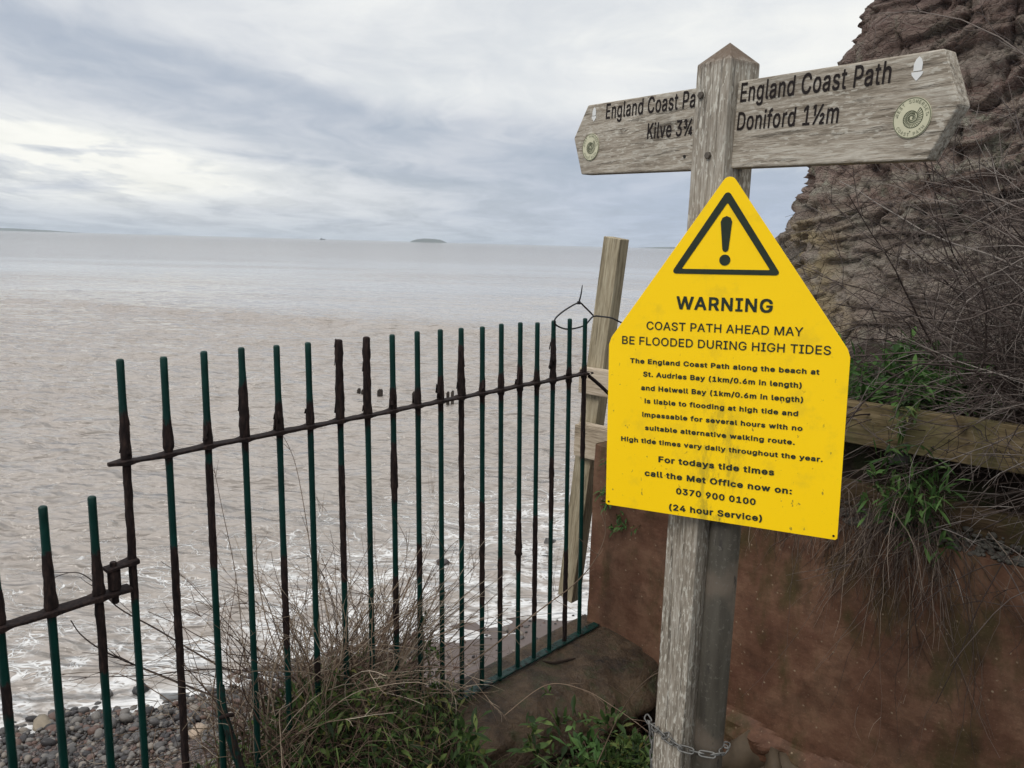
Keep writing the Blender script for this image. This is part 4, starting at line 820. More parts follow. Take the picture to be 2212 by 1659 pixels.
GLYPH_DATA = "32,188,;40,273,89 207 94 283 109 364 119 403 145 477 177 539 236 539 204 466 169 351 156 276 151 207 155 145 167 83 188 16 236 -96 177 -96 150 -46 128 4 111 55 99 106 92 156;41,273,37 -96 72 -18 97 52 113 116 122 207 117 276 104 351 69 466 37 539 97 539 113 510 142 441 164 364 173 323 183 244 182 156 174 104 161 53 123 -47 97 -96;46,188,95 -4 73 1 63 9 55 18 50 41 55 64 63 73 73 81 95 87 118 81 128 73 140 53 141 41 140 29 128 9 118 1;47,249,235 533 71 -76 14 -76 178 533;48,453,227 -7 191 -3 158 7 130 24 105 48 85 77 69 113 57 155 50 202 48 254 50 306 57 353 69 395 85 431 106 461 130 484 159 502 191 512 227 516 262 512 295 502 323 484 348 461 368 431 384 395 396 353 403 306 405 254 403 202 396 155 384 113 368 77 348 48 323 24 295 7 263 -3|227 50 250 52 271 60 290 74 306 92 320 116 338 176 344 254 338 332 320 393 290 435 271 449 250 457 227 460 203 457 182 449 163 435 147 416 123 365 115 332 109 254 115 176 123 144 147 92 163 74 182 60 203 52;49,453,76 0 76 55 391 55 391 0|276 509 276 0 212 0 212 448 86 358 86 427 198 509;50,453,64 0 64 47 282 282 311 327 316 341 320 371 315 405 298 431 287 441 258 455 224 460 188 454 172 447 148 427 132 398 127 362 66 362 68 391 75 418 86 442 102 464 121 482 143 496 168 507 225 516 281 507 306 497 328 482 346 465 361 445 372 423 379 398 381 372 377 336 371 318 351 280 317 235 153 60 153 57 389 57 389 0;51,453,218 -7 188 -5 159 1 108 22 70 57 57 79 48 104 44 132 109 132 118 100 137 76 165 59 200 51 239 51 275 61 291 69 315 93 328 125 328 163 316 196 306 211 275 234 254 241 229 246 157 248 157 299 288 448 288 452 70 452 70 509 372 509 372 461 211 278 211 289 247 290 279 286 308 276 333 262 354 244 371 222 383 198 391 173 393 145 390 116 383 90 370 66 354 45 333 27 309 12 251 -5;52,453,40 105 40 158 247 509 311 509 109 163 413 163 413 105|282 0 282 318 343 318 343 0;54,453,226 -7 196 -4 168 3 142 15 119 31 100 51 84 74 73 101 66 130 65 187 80 239 112 302 252 509 322 509 151 261 145 261 165 288 184 302 208 311 235 314 265 312 316 295 337 280 355 262 370 240 387 187 389 157 387 127 379 98 368 73 352 50 333 30 310 14 284 3 257 -4|226 48 263 55 293 73 314 101 322 119 327 157 322 196 314 213 293 241 263 259 245 264 226 265 207 264 174 252 148 229 131 197 126 179 125 158 126 138 131 119 148 86 160 73 190 55;55,453,97 0 323 452 62 452 62 509 391 509 391 449 165 0;57,453,226 516 256 513 285 506 310 494 333 478 352 458 368 434 380 408 387 378 389 347 387 322 373 270 340 207 200 0 130 0 301 248 307 248 295 229 278 214 257 202 232 195 188 197 161 203 137 214 116 229 98 247 83 269 72 294 66 321 64 352 66 382 73 411 85 436 101 459 120 479 168 506 196 513|226 460 207 459 190 454 174 446 148 423 131 390 125 352 131 313 138 295 148 280 174 257 207 245 226 243 263 249 293 267 305 280 322 312 327 350 322 390 305 422 279 446 263 454 245 459;58,188,95 -4 73 1 63 9 55 18 50 41 55 64 63 73 73 81 95 87 118 81 128 73 140 53 141 41 140 29 128 9 118 1|95 271 83 272 63 284 55 294 50 316 55 339 63 349 73 356 95 362 118 356 128 349 140 328 141 316 140 304 128 284 107 272;65,480,16 0 201 509 276 509 463 0 395 0 287 302 232 478 245 478 213 371 85 0|110 142 110 199 370 199 370 142;66,456,60 0 60 509 274 507 304 501 329 491 350 477 367 461 381 442 396 398 397 353 387 320 368 295 343 278 315 267 315 262 347 254 378 234 391 220 411 184 418 136 416 111 410 88 400 67 386 48 368 31 317 8 284 2 247 0|125 57 245 57 281 60 309 67 330 80 344 96 353 115 354 153 350 169 342 184 320 209 289 225 248 231 125 231|125 285 238 285 273 290 302 304 323 326 335 355 333 393 326 412 313 429 294 442 270 449 240 452 125 452;67,510,267 -7 225 -3 186 7 150 25 119 49 92 79 70 115 53 157 44 203 40 254 44 305 53 352 70 393 92 429 119 459 150 484 186 501 225 512 267 516 317 511 340 504 383 485 402 471 435 438 448 418 459 397 473 348 408 348 404 365 389 395 357 428 344 437 315 449 267 456 237 453 209 445 184 432 161 414 141 391 125 364 113 332 106 295 103 254 106 213 113 177 125 145 141 117 161 94 184 76 210 63 237 56 267 53 315 60 344 72 369 90 397 128 408 160 473 160 459 112 448 91 420 53 402 38 363 13 341 5 293 -6;68,502,219 0 96 0 96 57 215 57 254 60 288 68 318 81 343 99 363 122 379 149 390 181 397 216 399 255 397 294 390 329 379 361 364 388 344 410 320 428 291 441 258 449 221 452 93 452 93 509 225 509 273 505 315 495 353 478 385 455 412 426 433 391 449 351 458 306 462 255 458 205 449 159 433 119 411 83 384 54 351 31 312 14 268 3|125 509 125 0 60 0 60 509;69,419,60 0 60 509 372 509 372 452 125 452 125 286 355 286 355 229 125 229 125 57 375 57 375 0;70,410,60 0 60 509 369 509 369 452 125 452 125 278 346 278 346 221 125 221 125 0;71,520,269 -7 225 -3 185 7 149 25 118 49 91 79 69 116 53 157 43 203 40 254 43 305 53 352 69 393 91 429 117 459 149 484 184 501 223 512 265 516 291 514 340 504 384 483 403 469 436 436 449 416 460 395 474 349 408 349 387 393 368 417 344 436 300 453 265 456 236 453 209 445 183 432 160 414 141 392 125 364 113 332 106 295 103 254 106 213 113 177 125 145 141 117 161 95 184 76 210 63 238 56 269 53 296 55 322 61 345 71 365 85 382 102 396 123 407 147 413 173 415 202 434 199 283 199 283 256 478 256 475 160 466 124 451 91 431 62 406 38 377 19 344 5 308 -4;72,517,60 0 60 509 125 509 125 289 392 289 392 509 457 509 457 0 392 0 392 232 125 232 125 0;73,300,31 0 31 57 118 57 118 452 31 452 31 509 269 509 269 452 183 452 183 57 269 57 269 0;75,467,104 145 104 216 174 303 364 509 448 509 231 276 228 276|60 0 60 509 125 509 125 0|372 0 188 259 228 309 449 0;76,393,60 0 60 509 125 509 125 57 361 57 361 0;77,628,60 0 60 509 152 509 284 170 322 49 307 49 349 179 476 509 568 509 568 0 504 0 504 327 507 457 513 457 477 348 342 0 286 0 170 291 112 457 119 457 121 386 122 0;78,523,60 0 60 509 136 509 363 151 414 55 405 54 399 142 399 509 463 509 463 0 387 0 168 346 108 452 119 454 125 313 125 0;79,533,267 -7 225 -3 186 7 150 25 119 49 92 79 70 115 53 157 44 203 40 254 44 305 53 352 70 393 92 429 119 459 150 484 186 501 225 512 267 516 309 512 348 501 384 484 415 459 442 429 464 393 480 352 490 305 493 254 490 203 480 157 464 115 442 79 415 49 384 25 348 7 309 -3|267 53 296 55 324 63 349 76 372 94 392 116 408 144 420 176 428 213 430 254 428 295 420 332 408 365 392 392 372 415 349 433 324 446 296 453 267 456 237 453 210 445 184 433 161 415 142 392 125 364 113 332 106 295 103 254 106 213 113 176 125 144 142 117 161 94 184 76 210 63 237 55;80,445,60 0 60 509 235 509 272 506 305 499 332 487 356 471 375 452 390 430 407 377 409 348 407 318 390 265 375 243 356 223 332 207 305 195 272 188 109 186 109 242 257 244 279 248 312 266 333 294 343 328 343 367 333 402 312 428 297 439 279 446 257 451 232 452 125 452 125 0;82,449,60 0 60 509 236 509 305 500 333 489 376 455 390 433 401 408 407 381 409 352 407 323 401 296 390 271 376 250 356 232 333 217 305 206 273 200 96 198 96 255 258 256 280 260 313 276 334 300 344 333 344 371 334 405 325 419 298 440 258 451 125 452 125 0|353 0 230 229 303 229 428 0;83,447,224 -9 188 -7 156 -1 128 9 102 23 81 40 64 60 51 83 42 109 38 137 104 137 114 102 123 88 136 76 166 59 204 50 246 50 286 60 317 79 338 106 344 122 346 139 344 154 340 168 322 189 296 205 184 239 145 253 112 269 86 289 67 313 56 341 52 372 54 400 62 425 75 448 92 468 138 498 165 508 195 514 227 516 259 514 289 508 316 498 340 484 360 468 377 449 390 427 398 403 401 378 337 378 332 402 320 421 302 437 280 449 254 456 225 459 204 457 167 448 139 430 129 418 121 405 115 376 122 345 142 324 169 308 312 264 359 238 395 198 407 161 408 139 406 112 399 87 370 43 349 25 294 0 261 -7;84,449,32 452 32 509 417 509 417 452 257 452 257 0 193 0 193 452;85,517,259 -8 220 -6 186 2 154 15 126 33 103 55 85 80 71 108 63 140 60 173 60 509 124 509 124 178 126 155 132 133 153 95 187 68 232 53 259 52 285 53 331 68 349 80 377 113 391 155 393 178 393 509 457 509 457 173 454 140 446 108 433 80 414 55 391 33 363 15 332 2 297 -6;87,686,155 0 16 509 82 509 172 162 197 40 189 40 203 111 306 509 380 509 462 196 497 40 488 40 506 128 603 509 670 509 530 0 455 0 362 345 336 475 350 475 330 371 230 0;89,472,203 0 203 208 16 509 91 509 203 327 231 274 250 230 224 230 242 275 280 344 381 509 455 509 268 208 268 0;97,389,160 -9 115 -3 76 15 60 29 38 63 32 84 30 108 36 146 53 174 64 184 92 200 125 211 247 229 265 235 271 240 276 255 272 285 260 307 240 322 227 327 196 331 163 327 137 316 110 292 100 274 41 291 51 313 64 331 95 358 114 368 133 375 173 383 223 382 271 369 300 350 322 320 330 301 337 251 337 0 277 0 277 52 272 52 252 25 229 8 199 -4|170 45 211 51 242 68 254 80 263 93 274 122 276 190 267 184 251 180 147 163 122 153 103 139 93 118 92 105 96 82 102 72 109 64 130 52;98,424,229 -8 208 -7 172 4 147 21 118 59 112 59 112 0 53 0 53 509 114 509 114 319 118 319 137 346 171 373 207 383 259 382 287 374 313 361 335 342 354 320 370 293 381 261 388 227 390 189 388 151 381 116 370 84 355 57 336 34 313 16 288 3 260 -6|220 47 242 49 262 55 294 80 316 117 323 139 328 189 323 239 307 281 295 298 262 322 243 328 220 330 198 328 178 322 161 312 134 282 118 241 113 189 114 162 125 115 147 78 179 55 198 49;99,396,207 -8 174 -5 144 3 117 16 93 35 72 58 56 85 44 116 37 150 34 187 37 225 44 260 56 291 72 318 93 341 117 360 144 374 174 382 226 384 276 371 318 346 330 335 349 308 362 277 303 262 295 281 278 304 252 321 231 328 207 330 184 328 163 321 145 310 130 296 118 278 108 258 102 236 96 187 102 139 108 117 130 80 145 66 163 55 207 46 253 55 271 66 292 89 304 117 363 102 350 70 341 56 331 43 306 21 261 -1;100,424,195 -8 165 -6 137 3 111 16 89 34 70 57 55 84 43 116 36 151 34 189 36 227 43 261 55 293 70 320 89 342 112 361 137 374 165 382 218 383 253 373 278 355 306 319 311 319 311 509 372 509 372 0 313 0 313 59 307 59 287 31 266 12 236 -3|205 47 226 49 246 55 278 78 290 95 299 115 306 138 312 189 306 241 300 263 278 299 246 322 227 328 205 330 182 328 162 322 130 298 108 261 102 239 96 189 102 139 118 97 130 80 162 55 182 49;101,404,212 -8 177 -5 145 3 117 16 92 35 72 58 56 85 44 116 37 150 34 187 36 224 44 258 55 290 71 317 91 340 115 359 142 373 172 382 205 384 246 380 285 366 303 355 334 324 347 305 365 256 370 227 371 194 371 169 75 169 75 221 338 221 310 202 308 226 298 269 277 301 263 314 246 323 205 330 164 323 131 301 119 286 109 270 97 231 98 151 102 127 110 106 121 88 135 73 151 61 169 53 190 48 227 47 254 53 276 65 294 82 306 105 365 91 358 72 335 39 302 14 261 -3;102,254,228 379 228 327 6 327 6 379|81 0 81 432 82 452 87 470 107 499 135 519 152 525 169 529 201 530 238 523 243 521 227 468 202 474 178 472 164 468 154 460 147 449 142 419 142 0;103,425,207 -151 156 -146 114 -132 82 -110 59 -84 51 -69 101 -41 131 -74 142 -82 169 -93 207 -97 236 -95 261 -87 282 -75 298 -58 308 -34 311 -6 311 68 306 68 287 41 266 23 236 10 217 6 165 7 138 14 90 43 71 65 55 90 43 120 36 154 34 191 36 229 43 263 55 293 71 320 90 342 112 361 138 374 166 382 196 384 237 379 253 373 279 356 308 319 313 319 313 379 372 379 372 -9 370 -40 363 -67 350 -90 334 -109 314 -124 291 -136 265 -144|205 59 246 66 264 75 278 87 300 121 307 142 312 193 307 242 291 283 279 299 247 322 227 328 205 330 182 328 163 322 145 312 130 298 118 282 102 241 96 193 102 144 118 104 131 88 163 66;104,410,114 227 114 0 53 0 53 509 114 509 114 287 102 287 116 319 132 344 152 362 175 374 200 382 252 383 295 369 313 356 341 321 350 298 355 271 357 0 296 0 296 235 293 263 286 286 273 304 256 318 235 326 210 329 192 328 161 317 147 308 126 283 115 248;105,167,53 0 53 379 114 379 114 0|84 443 73 444 54 455 47 463 41 483 47 504 54 512 63 518 84 524 95 522 114 512 121 504 126 483 125 472 114 455 105 448;107,381,110 137 110 212 121 212 284 379 360 379 184 199 177 199|53 0 53 509 114 509 114 0|294 0 148 186 191 229 372 0;108,189,139 -2 112 0 91 8 74 20 62 37 55 59 53 509 114 509 114 83 120 62 126 57 146 52 170 54 181 3;109,610,53 0 53 379 112 379 112 295 108 295 122 331 144 358 172 376 203 385 245 383 268 375 287 361 303 342 314 320 321 295 312 295 326 329 337 343 364 366 398 381 437 386 458 385 478 380 514 361 529 346 541 328 550 307 555 283 557 0 496 0 496 254 493 279 485 298 473 313 456 323 438 329 419 330 387 326 363 312 345 290 336 263 335 0 274 0 272 280 265 297 253 311 238 322 220 328 199 330 171 326 145 312 126 289 119 274 114 238 114 0;110,410,114 227 114 0 53 0 53 379 112 379 112 287 102 287 116 319 132 344 152 362 175 374 200 382 252 383 295 369 313 356 341 321 350 298 355 271 357 0 296 0 296 235 293 263 286 286 273 304 256 318 235 326 210 329 192 328 161 317 147 308 126 283 115 248;111,415,207 -8 174 -5 144 3 117 16 93 35 72 58 56 85 44 116 37 150 34 187 37 225 44 260 56 291 72 318 93 341 117 360 144 374 174 382 207 384 241 382 271 374 299 360 323 341 343 318 359 291 371 260 379 225 381 187 379 150 371 116 359 85 343 58 323 35 299 16 271 3 241 -5|207 46 252 55 270 66 285 80 298 97 314 139 319 187 314 236 298 278 285 296 270 310 252 321 231 328 207 330 184 328 163 321 145 310 130 296 108 258 102 236 96 187 102 139 108 117 130 80 145 66 163 55;112,424,53 -143 53 379 112 379 112 319 118 319 137 346 158 364 171 373 188 379 229 384 259 382 287 374 313 361 335 342 354 320 370 293 381 261 388 227 390 189 388 151 381 116 370 84 355 57 336 34 313 16 288 3 260 -6 208 -7 173 4 147 21 118 59 114 59 114 -143|220 47 242 49 262 55 294 80 316 117 323 139 328 189 323 239 307 281 295 298 262 322 243 328 220 330 198 328 178 322 161 312 134 282 118 241 113 189 114 162 125 115 147 78 179 55 198 49;114,259,53 0 53 379 112 379 112 321 115 321 124 339 137 354 152 367 171 377 191 383 243 384 243 322 207 326 174 321 146 306 126 284 115 254 114 237 114 0;115,365,182 -8 133 -3 93 12 76 24 50 54 41 73 36 94 94 107 101 87 111 72 124 60 160 47 181 45 206 47 227 53 244 62 258 74 265 88 268 103 262 126 254 136 229 150 149 170 92 192 72 208 58 227 50 249 47 274 49 295 55 314 65 332 95 360 137 378 161 383 212 383 254 372 286 352 309 324 324 290 268 277 254 304 243 316 228 325 210 331 187 333 166 331 147 326 131 317 119 305 111 292 110 264 115 253 136 235 261 200 287 187 306 171 320 153 328 131 331 107 329 85 323 65 298 31 260 6 210 -7;116,227,204 379 204 327 6 327 6 379|65 471 126 471 127 83 130 70 144 55 170 50 202 54 213 2 207 0 168 -4 138 -1 113 7 92 21 77 41 68 64 65 93;117,410,182 -5 135 2 97 23 82 39 69 59 60 82 54 109 53 139 53 379 114 379 116 117 124 94 137 75 154 61 175 53 200 50 234 55 263 71 274 83 290 113 295 132 296 153 296 379 357 379 357 0 298 0 298 92 307 92 294 60 277 35 257 17 234 5 209 -3;118,389,163 0 17 379 84 379 173 132 206 21 184 21 216 132 305 379 371 379 226 0;119,567,138 0 23 379 87 379 147 164 175 41 165 41 192 163 252 379 316 379 382 136 402 41 391 41 420 163 480 379 545 379 429 0 368 0 309 207 277 338 291 338 263 225 199 0;121,389,47 -139 61 -86 94 -90 104 -89 122 -81 138 -64 145 -51 163 -1 17 379 84 379 173 132 206 21 184 21 202 87 305 379 371 379 204 -58 187 -93 165 -119 139 -136 125 -141 82 -145;189,585,148 509 148 231 94 231 94 462 25 412 25 466 82 509|61 0 410 509 468 509 119 0|364 0 364 37 479 160 492 180 497 201 496 211 484 227 475 232 455 236 434 232 426 226 419 219 414 198 362 198 365 222 374 242 389 258 409 271 431 278 456 280 482 278 505 270 524 258 538 242 546 223 549 202 547 184 539 165 523 141 440 46 553 46 553 0;190,610,136 228 100 232 70 243 58 251 41 272 33 297 88 297 96 285 104 281 136 274 148 275 170 284 182 300 182 322 171 340 148 350 103 352 103 394 144 396 154 399 170 413 174 422 174 443 165 458 148 466 127 467 99 455 91 440 39 440 46 466 54 477 76 496 105 508 139 512 157 511 187 501 210 484 218 473 227 449 228 437 227 422 222 408 206 387 181 376 181 373 214 362 225 352 238 324 239 308 236 286 226 267 210 251 189 238 164 231|116 0 466 509 524 509 174 0|367 45 367 88 479 277 515 277 515 213 493 213 422 90 582 90 582 45|495 0 496 277 547 277 547 0"
GLYPHS = {}
for _g in GLYPH_DATA.split(';'):
    _c, _a, _r = _g.split(',')
    GLYPHS[chr(int(_c))] = (int(_a)/1000, [np.array(q_.split(), float).reshape(-1, 2)/1000 for q_ in _r.split('|') if q_])
RES = 96.
_gc = {}
def glyph_runs(ch, bold):
    """fill a letter outline row by row (non-zero winding), thicken it by 'bold', return horizontal runs"""
    if (ch, bold) in _gc: return _gc[(ch, bold)]
    adv, cs = GLYPHS[ch]; runs = []
    if cs:
        al = np.concatenate(cs); pad = bold+.02; x0, y0 = al.min(0)-pad; x1, y1 = al.max(0)+pad
        xs = np.arange(x0, x1, 1/RES)+.5/RES; ys = np.arange(y0, y1, 1/RES)+.5/RES; Wn = np.zeros((len(ys), len(xs)))
        for c in cs:
            for (ax_, ay_), (bx_, by_) in zip(c, np.roll(c, -1, 0)):
                if ay_ == by_: continue
                rows = np.where((ys >= min(ay_, by_)) & (ys < max(ay_, by_)))[0]
                xi = ax_+(bx_-ax_)*(ys[rows]-ay_)/(by_-ay_); Wn[rows] += np.where(xs[None] > xi[:, None], 1 if by_ > ay_ else -1, 0)
        M = Wn != 0
        if bold:
            k = int(math.ceil(bold*RES)); D_ = M.copy()
            for i in range(-k, k+1):
                for j in range(-k, k+1):
                    if (i or j) and i*i+j*j <= (bold*RES)**2+.3: D_ |= np.roll(np.roll(M, i, 0), j, 1)
            M = D_
        for r_ in range(len(ys)):
            d_ = np.diff(np.concatenate([[0], M[r_].astype(int), [0]])); st = np.where(d_ == 1)[0]; en = np.where(d_ == -1)[0]
            runs += [(x0+p_/RES, x0+q_/RES, ys[r_]-.5/RES, ys[r_]+.5/RES) for p_, q_ in zip(st, en)]
    _gc[(ch, bold)] = (adv, runs); return _gc[(ch, bold)]
def text_geo(s, bold=0.):
    V = []; F = []; x = 0.
    for ch in s:
        adv, runs = glyph_runs(ch, bold)
        for (a0, a1, c0, c1) in runs:
            k = len(V); V += [(x+a0, c0, 0), (x+a1, c0, 0), (x+a1, c1, 0), (x+a0, c1, 0)]; F.append((k, k+1, k+2, k+3))
        x += adv+bold*1.6
    return np.array(V, float), F
CAPH = {}
def text_on(g, s, o, xa, ya, nn, width, cap, bold=0., th=.0008, lift=.0004):
    V, F = text_geo(s, bold)
    if bold not in CAPH: H_, _ = text_geo('H', bold); CAPH[bold] = (H_[:, 1].min(), H_[:, 1].max())
    lo, hi = CAPH[bold]; x0, x1 = V[:, 0].min(), V[:, 0].max()
    X = (V[:, 0]-x0)/(x1-x0)*width; Yv = (V[:, 1]-lo)/(hi-lo)*cap; Zt = lift+th+V[:, 2]*.0002
    g.add(o+np.outer(X, xa)+np.outer(Yv, ya)+np.outer(Zt, nn), F)
def b_at(x, y): return onpl(x, y, FP, NBv)
def board_text(parent, lines):
    g = Geo()
    for (s, pl_, pr_, cap, wfull) in lines:
        a0 = b_at(*pl_); a1 = b_at(*pr_); xa = unit(a1-a0); ya = unit(np.cross(NBv, xa)); ya = ya if ya[2] > 0 else -ya
        text_on(g, s, a0, xa, ya, NBv, np.linalg.norm(a1-a0)*wfull, cap, .02)
    g.build('lettering', ink, parent)
board_text(fr, [('England Coast Path', (1599, 221), (1923, 179.5), .040, 1.), ('Doniford 1\u00bdm', (1592, 282), (1810, 265.5), .0385, 1.)])
V1, _ = text_geo('England Coast', .02); V2, _ = text_geo('England Coast Path', .02); rat = np.ptp(V2[:, 0])/np.ptp(V1[:, 0])
V1, _ = text_geo('Kilve 3\u00be', .02); V2, _ = text_geo('Kilve 3\u00bem', .02); rat2 = np.ptp(V2[:, 0])/np.ptp(V1[:, 0])
board_text(fl_, [('England Coast Path', (1309, 257.5), (1464, 236.5), .0395, rat), ('Kilve 3\u00bem', (1398, 300.5), (1495, 292), .038, rat2)])
white = plain('white_mark', (.62, .62, .60), .6, .08, 60)
cream = plain('cream_disc', (.50, .48, .34), .45, .10, 60); olive = plain('disc_print', (.09, .10, .06), .6)
def acorn(parent, c0, h_):
    g = Geo(); w_ = h_*.52; cup = h_*.36
    nutp = [(-w_*.36, -.06*h_), (w_*.36, -.06*h_), (w_*.37, .22*h_), (w_*.24, .40*h_), (0, .52*h_), (-w_*.24, .40*h_), (-w_*.37, .22*h_)]
    cupp = [(-w_*.5, -.10*h_), (-w_*.44, -.22*h_), (-w_*.2, -.36*h_), (0, -.46*h_), (w_*.2, -.36*h_), (w_*.44, -.22*h_), (w_*.5, -.10*h_)]
    for pts in (nutp, cupp): g.prism(c0, XT, ZT, NBv, pts, .0003, .0012)
    g.build('acorn_mark', white, parent)
def disc(parent, c0, dia):
    r_ = dia/2; g = Geo(); g.prism(c0, XT, ZT, NBv, [(r_*math.cos(a0), r_*math.sin(a0)) for a0 in np.arange(40)*math.pi/20], .0002, .0025); dd = g.build('waymark_disc', cream, parent)
    g = Geo(); L = .0026
    def line(pts, w_): 
        for (p_, q_) in zip(pts[:-1], pts[1:]):
            d0 = A(q_[0]-p_[0], q_[1]-p_[1]); l_ = np.hypot(*d0); 
            if l_ < 1e-9: continue
            nr = A(-d0[1], d0[0])/l_*w_/2; g.prism(c0, XT, ZT, NBv, [(p_[0]+nr[0], p_[1]+nr[1]), (p_[0]-nr[0], p_[1]-nr[1]), (q_[0]-nr[0], q_[1]-nr[1]), (q_[0]+nr[0], q_[1]+nr[1])], L, L+.0005)
    line([(r_*.965*math.cos(a0), r_*.965*math.sin(a0)) for a0 in np.linspace(0, 2*math.pi, 49)], r_*.03)
    spir = []
    for t in np.linspace(0, 1, 90): a0 = -1.0+t*4.6*math.pi; rr_ = r_*(.05+.56*t**1.25); spir.append((rr_*math.cos(a0)*1.02, rr_*math.sin(a0)*.98))
    line(spir, r_*.035)
    for k in range(30):
        a0 = -1.0+(4.6-1.95+1.95*k/29)*math.pi; t = (4.6-1.95+1.95*k/29)/4.6; ro = r_*(.05+.56*t**1.25); ri = ro*.55
        line([(ri*math.cos(a0-.16), ri*math.sin(a0-.16)), (ro*.8*math.cos(a0-.04), ro*.8*math.sin(a0-.04)), (ro*math.cos(a0), ro*math.sin(a0))], r_*.028)
    for k in range(18):
        a0 = k*.35; line([(r_*.10*math.cos(a0), r_*.10*math.sin(a0)), (r_*.24*math.cos(a0+.1), r_*.24*math.sin(a0+.1))], r_*.02)
    def arc(s, a_mid, rad_, flip):
        n_ = len(s); step = .225 if len(s) > 10 else .21
        for i, ch in enumerate(s):
            if ch == ' ': continue
            a0 = a_mid+(-1 if not flip else 1)*(i-(n_-1)/2)*step
            rdir = A(math.cos(a0), math.sin(a0)); tdir = A(math.sin(a0), -math.cos(a0)) if not flip else A(-math.sin(a0), math.cos(a0)); yd = rdir if not flip else -rdir
            xa = XT*tdir[0]+ZT*tdir[1]; ya = XT*yd[0]+ZT*yd[1]; hh = r_*.16; base = rad_*r_
            o_ = c0+XT*(rdir[0]*base)+ZT*(rdir[1]*base)-xa*hh*.36
            text_on(g, ch, o_, xa, ya, NBv, hh*.72, hh, 0., .0005, L)
    arc('WEST SOMERSET', math.pi/2, .73, False); arc('COAST PATH', -math.pi/2, .89, True)
    for a0 in (math.pi*.03, math.pi*.97, -math.pi/2): rr_ = .78 if a0 > 0 else .66; g.prism(c0+XT*r_*rr_*math.cos(a0)+ZT*r_*rr_*math.sin(a0), XT, ZT, NBv, [(r_*.035*math.cos(b0), r_*.035*math.sin(b0)) for b0 in np.arange(8)*math.pi/4], L, L+.0004)
    g.build('ammonite_print', olive, dd)
acorn(fr, b_at(1983, 150), .042); acorn(fl_, b_at(1284, 248), .038)
disc(fr, b_at(1971, 255), .071); disc(fl_, b_at(1277, 318), .072)
bolt_m = plain('dull_bolt', (.10, .085, .07), .6, .3, 90, metal=.3)
for (x, y) in ((1516, 206), (1531, 336)):
    c0 = onpl(x, y, PC+NBv*.05, NBv); g = Geo(); g.prism(c0, DB, ez, NBv, [(.0085*math.cos(a0), .0085*math.sin(a0)) for a0 in np.arange(6)*math.pi/3], 0, .007); g.build('bolt', bolt_m, signpost, bevel=.0015)
g = Geo(); g.prism(b_at(1479, 338), XT, ZT, NBv, [(.004*math.cos(a0), .004*math.sin(a0)) for a0 in np.arange(8)*math.pi/4], 0, .002); g.build('nail', plain('black_nail', (.02, .018, .015)), signpost)

# round pole beside the post
PP = PC+XB*(.05+.0368)-NBv*.010
pole_m, n, bs = mat('grey_pole'); p = n.pos(); f_ = n.noise(n.scale(p, 1, 1, .12), 26, 5, .6); c = n.ramp(f_, [(.3, (.028, .024, .018)), (.5, (.050, .044, .034)), (.7, (.074, .066, .052))]); c = n.mix(n.m('MULTIPLY', n.ss(n.noise(p, 6, 4), .55, .68), .5), c, (.13, .10, .075)); c = n.mix(n.ss(n.noise(n.scale(p, 1, 1, .3), 60, 4, .7), .62, .70), c, (.03, .026, .022)); c = n.mix(n.m('MULTIPLY', n.ss(n.noise(p, 90, 4, .7), .56, .66), .5), c, (.11, .10, .085)); fin_mat(n, bs, c, .6, n.bump(f_, .3, .002), .5)
g = cyl(PP, .0365, -.6, 1.16, 40, .004); o = g.build('round_pole', pole_m, smooth=False, loc=A(PP[0], PP[1], -.6))
for pgn in o.data.polygons: pgn.use_smooth = len(pgn.vertices) == 4
tag(o, 'round grey pole standing beside the oak post below the yellow sign', 'pole')

# ------------------------------------------------------------------ yellow warning sign
Q0 = CAM+A(.5366, 1.9521, -.7)*.9
SX = unit(A(.8878, -.4593, .0292)); SZ = A(-.0266, .0122, .9996); SNn = unit(np.cross(SX, SZ)); SZ = np.cross(SNn, SX)
if SNn[1] > 0: SNn = -SNn
W2, SH, SA = .27, .4136, .3804
yel_m, n, bs = mat('yellow_enamel'); p = n.pos(); ox = n.vm('DOT_PRODUCT', n.vm('SUBTRACT', p, tuple(Q0)), tuple(SX)); oz = n.vm('DOT_PRODUCT', n.vm('SUBTRACT', p, tuple(Q0)), tuple(SZ))
c = n.mix(n.noise(p, 5, 3), (.93, .585, .004), (.97, .63, .008))
cen = n.m('MULTIPLY', n.ss(n.m('ABSOLUTE', n.m('ADD', ox, n.m('MULTIPLY', n.m('SUBTRACT', n.noise(n.comb(0., 0., oz), 9, 3), .5), .06))), .09, .0), n.ss(oz, .42, .12))
c = n.mix(n.m('MULTIPLY', n.m('MULTIPLY', cen, n.ss(n.noise(n.scale(p, 1, 1, .35), 34, 5, .7), .46, .64)), .75), c, (.27, .23, .03))
spk = n.m('MULTIPLY', n.ss(n.noise(n.scale(p, 1, 1, .6), 95, 3, .6), .665, .73), n.ss(oz, .5, .2)); c = n.mix(n.m('MULTIPLY', spk, .75), c, (.16, .13, .03))
c = n.mix(n.m('MULTIPLY', n.ss(n.noise(p, 14, 5, .65), .52, .72), .25), c, (.45, .33, .03))
fin_mat(n, bs, c, .33, n.bump(n.noise(p, 8, 3), .05, .01), .4)
warn = empty('warning_sign', Q0); tag(warn, 'bright yellow coast path flooding warning sign with pointed top', 'sign')
r_ = .016; outl = [(-W2+.004, 0), (W2-.004, 0), (W2, .004), (W2, SH-.01), (W2-.006, SH+.008)]
axp = .002; dlt = unit(A(axp-W2, SA)); 
for t in np.linspace(-.5, .5, 7)*1.9:
    outl.append((axp+r_*math.sin(-t), SH+SA-r_*.55-r_*.9+r_*math.cos(t)))
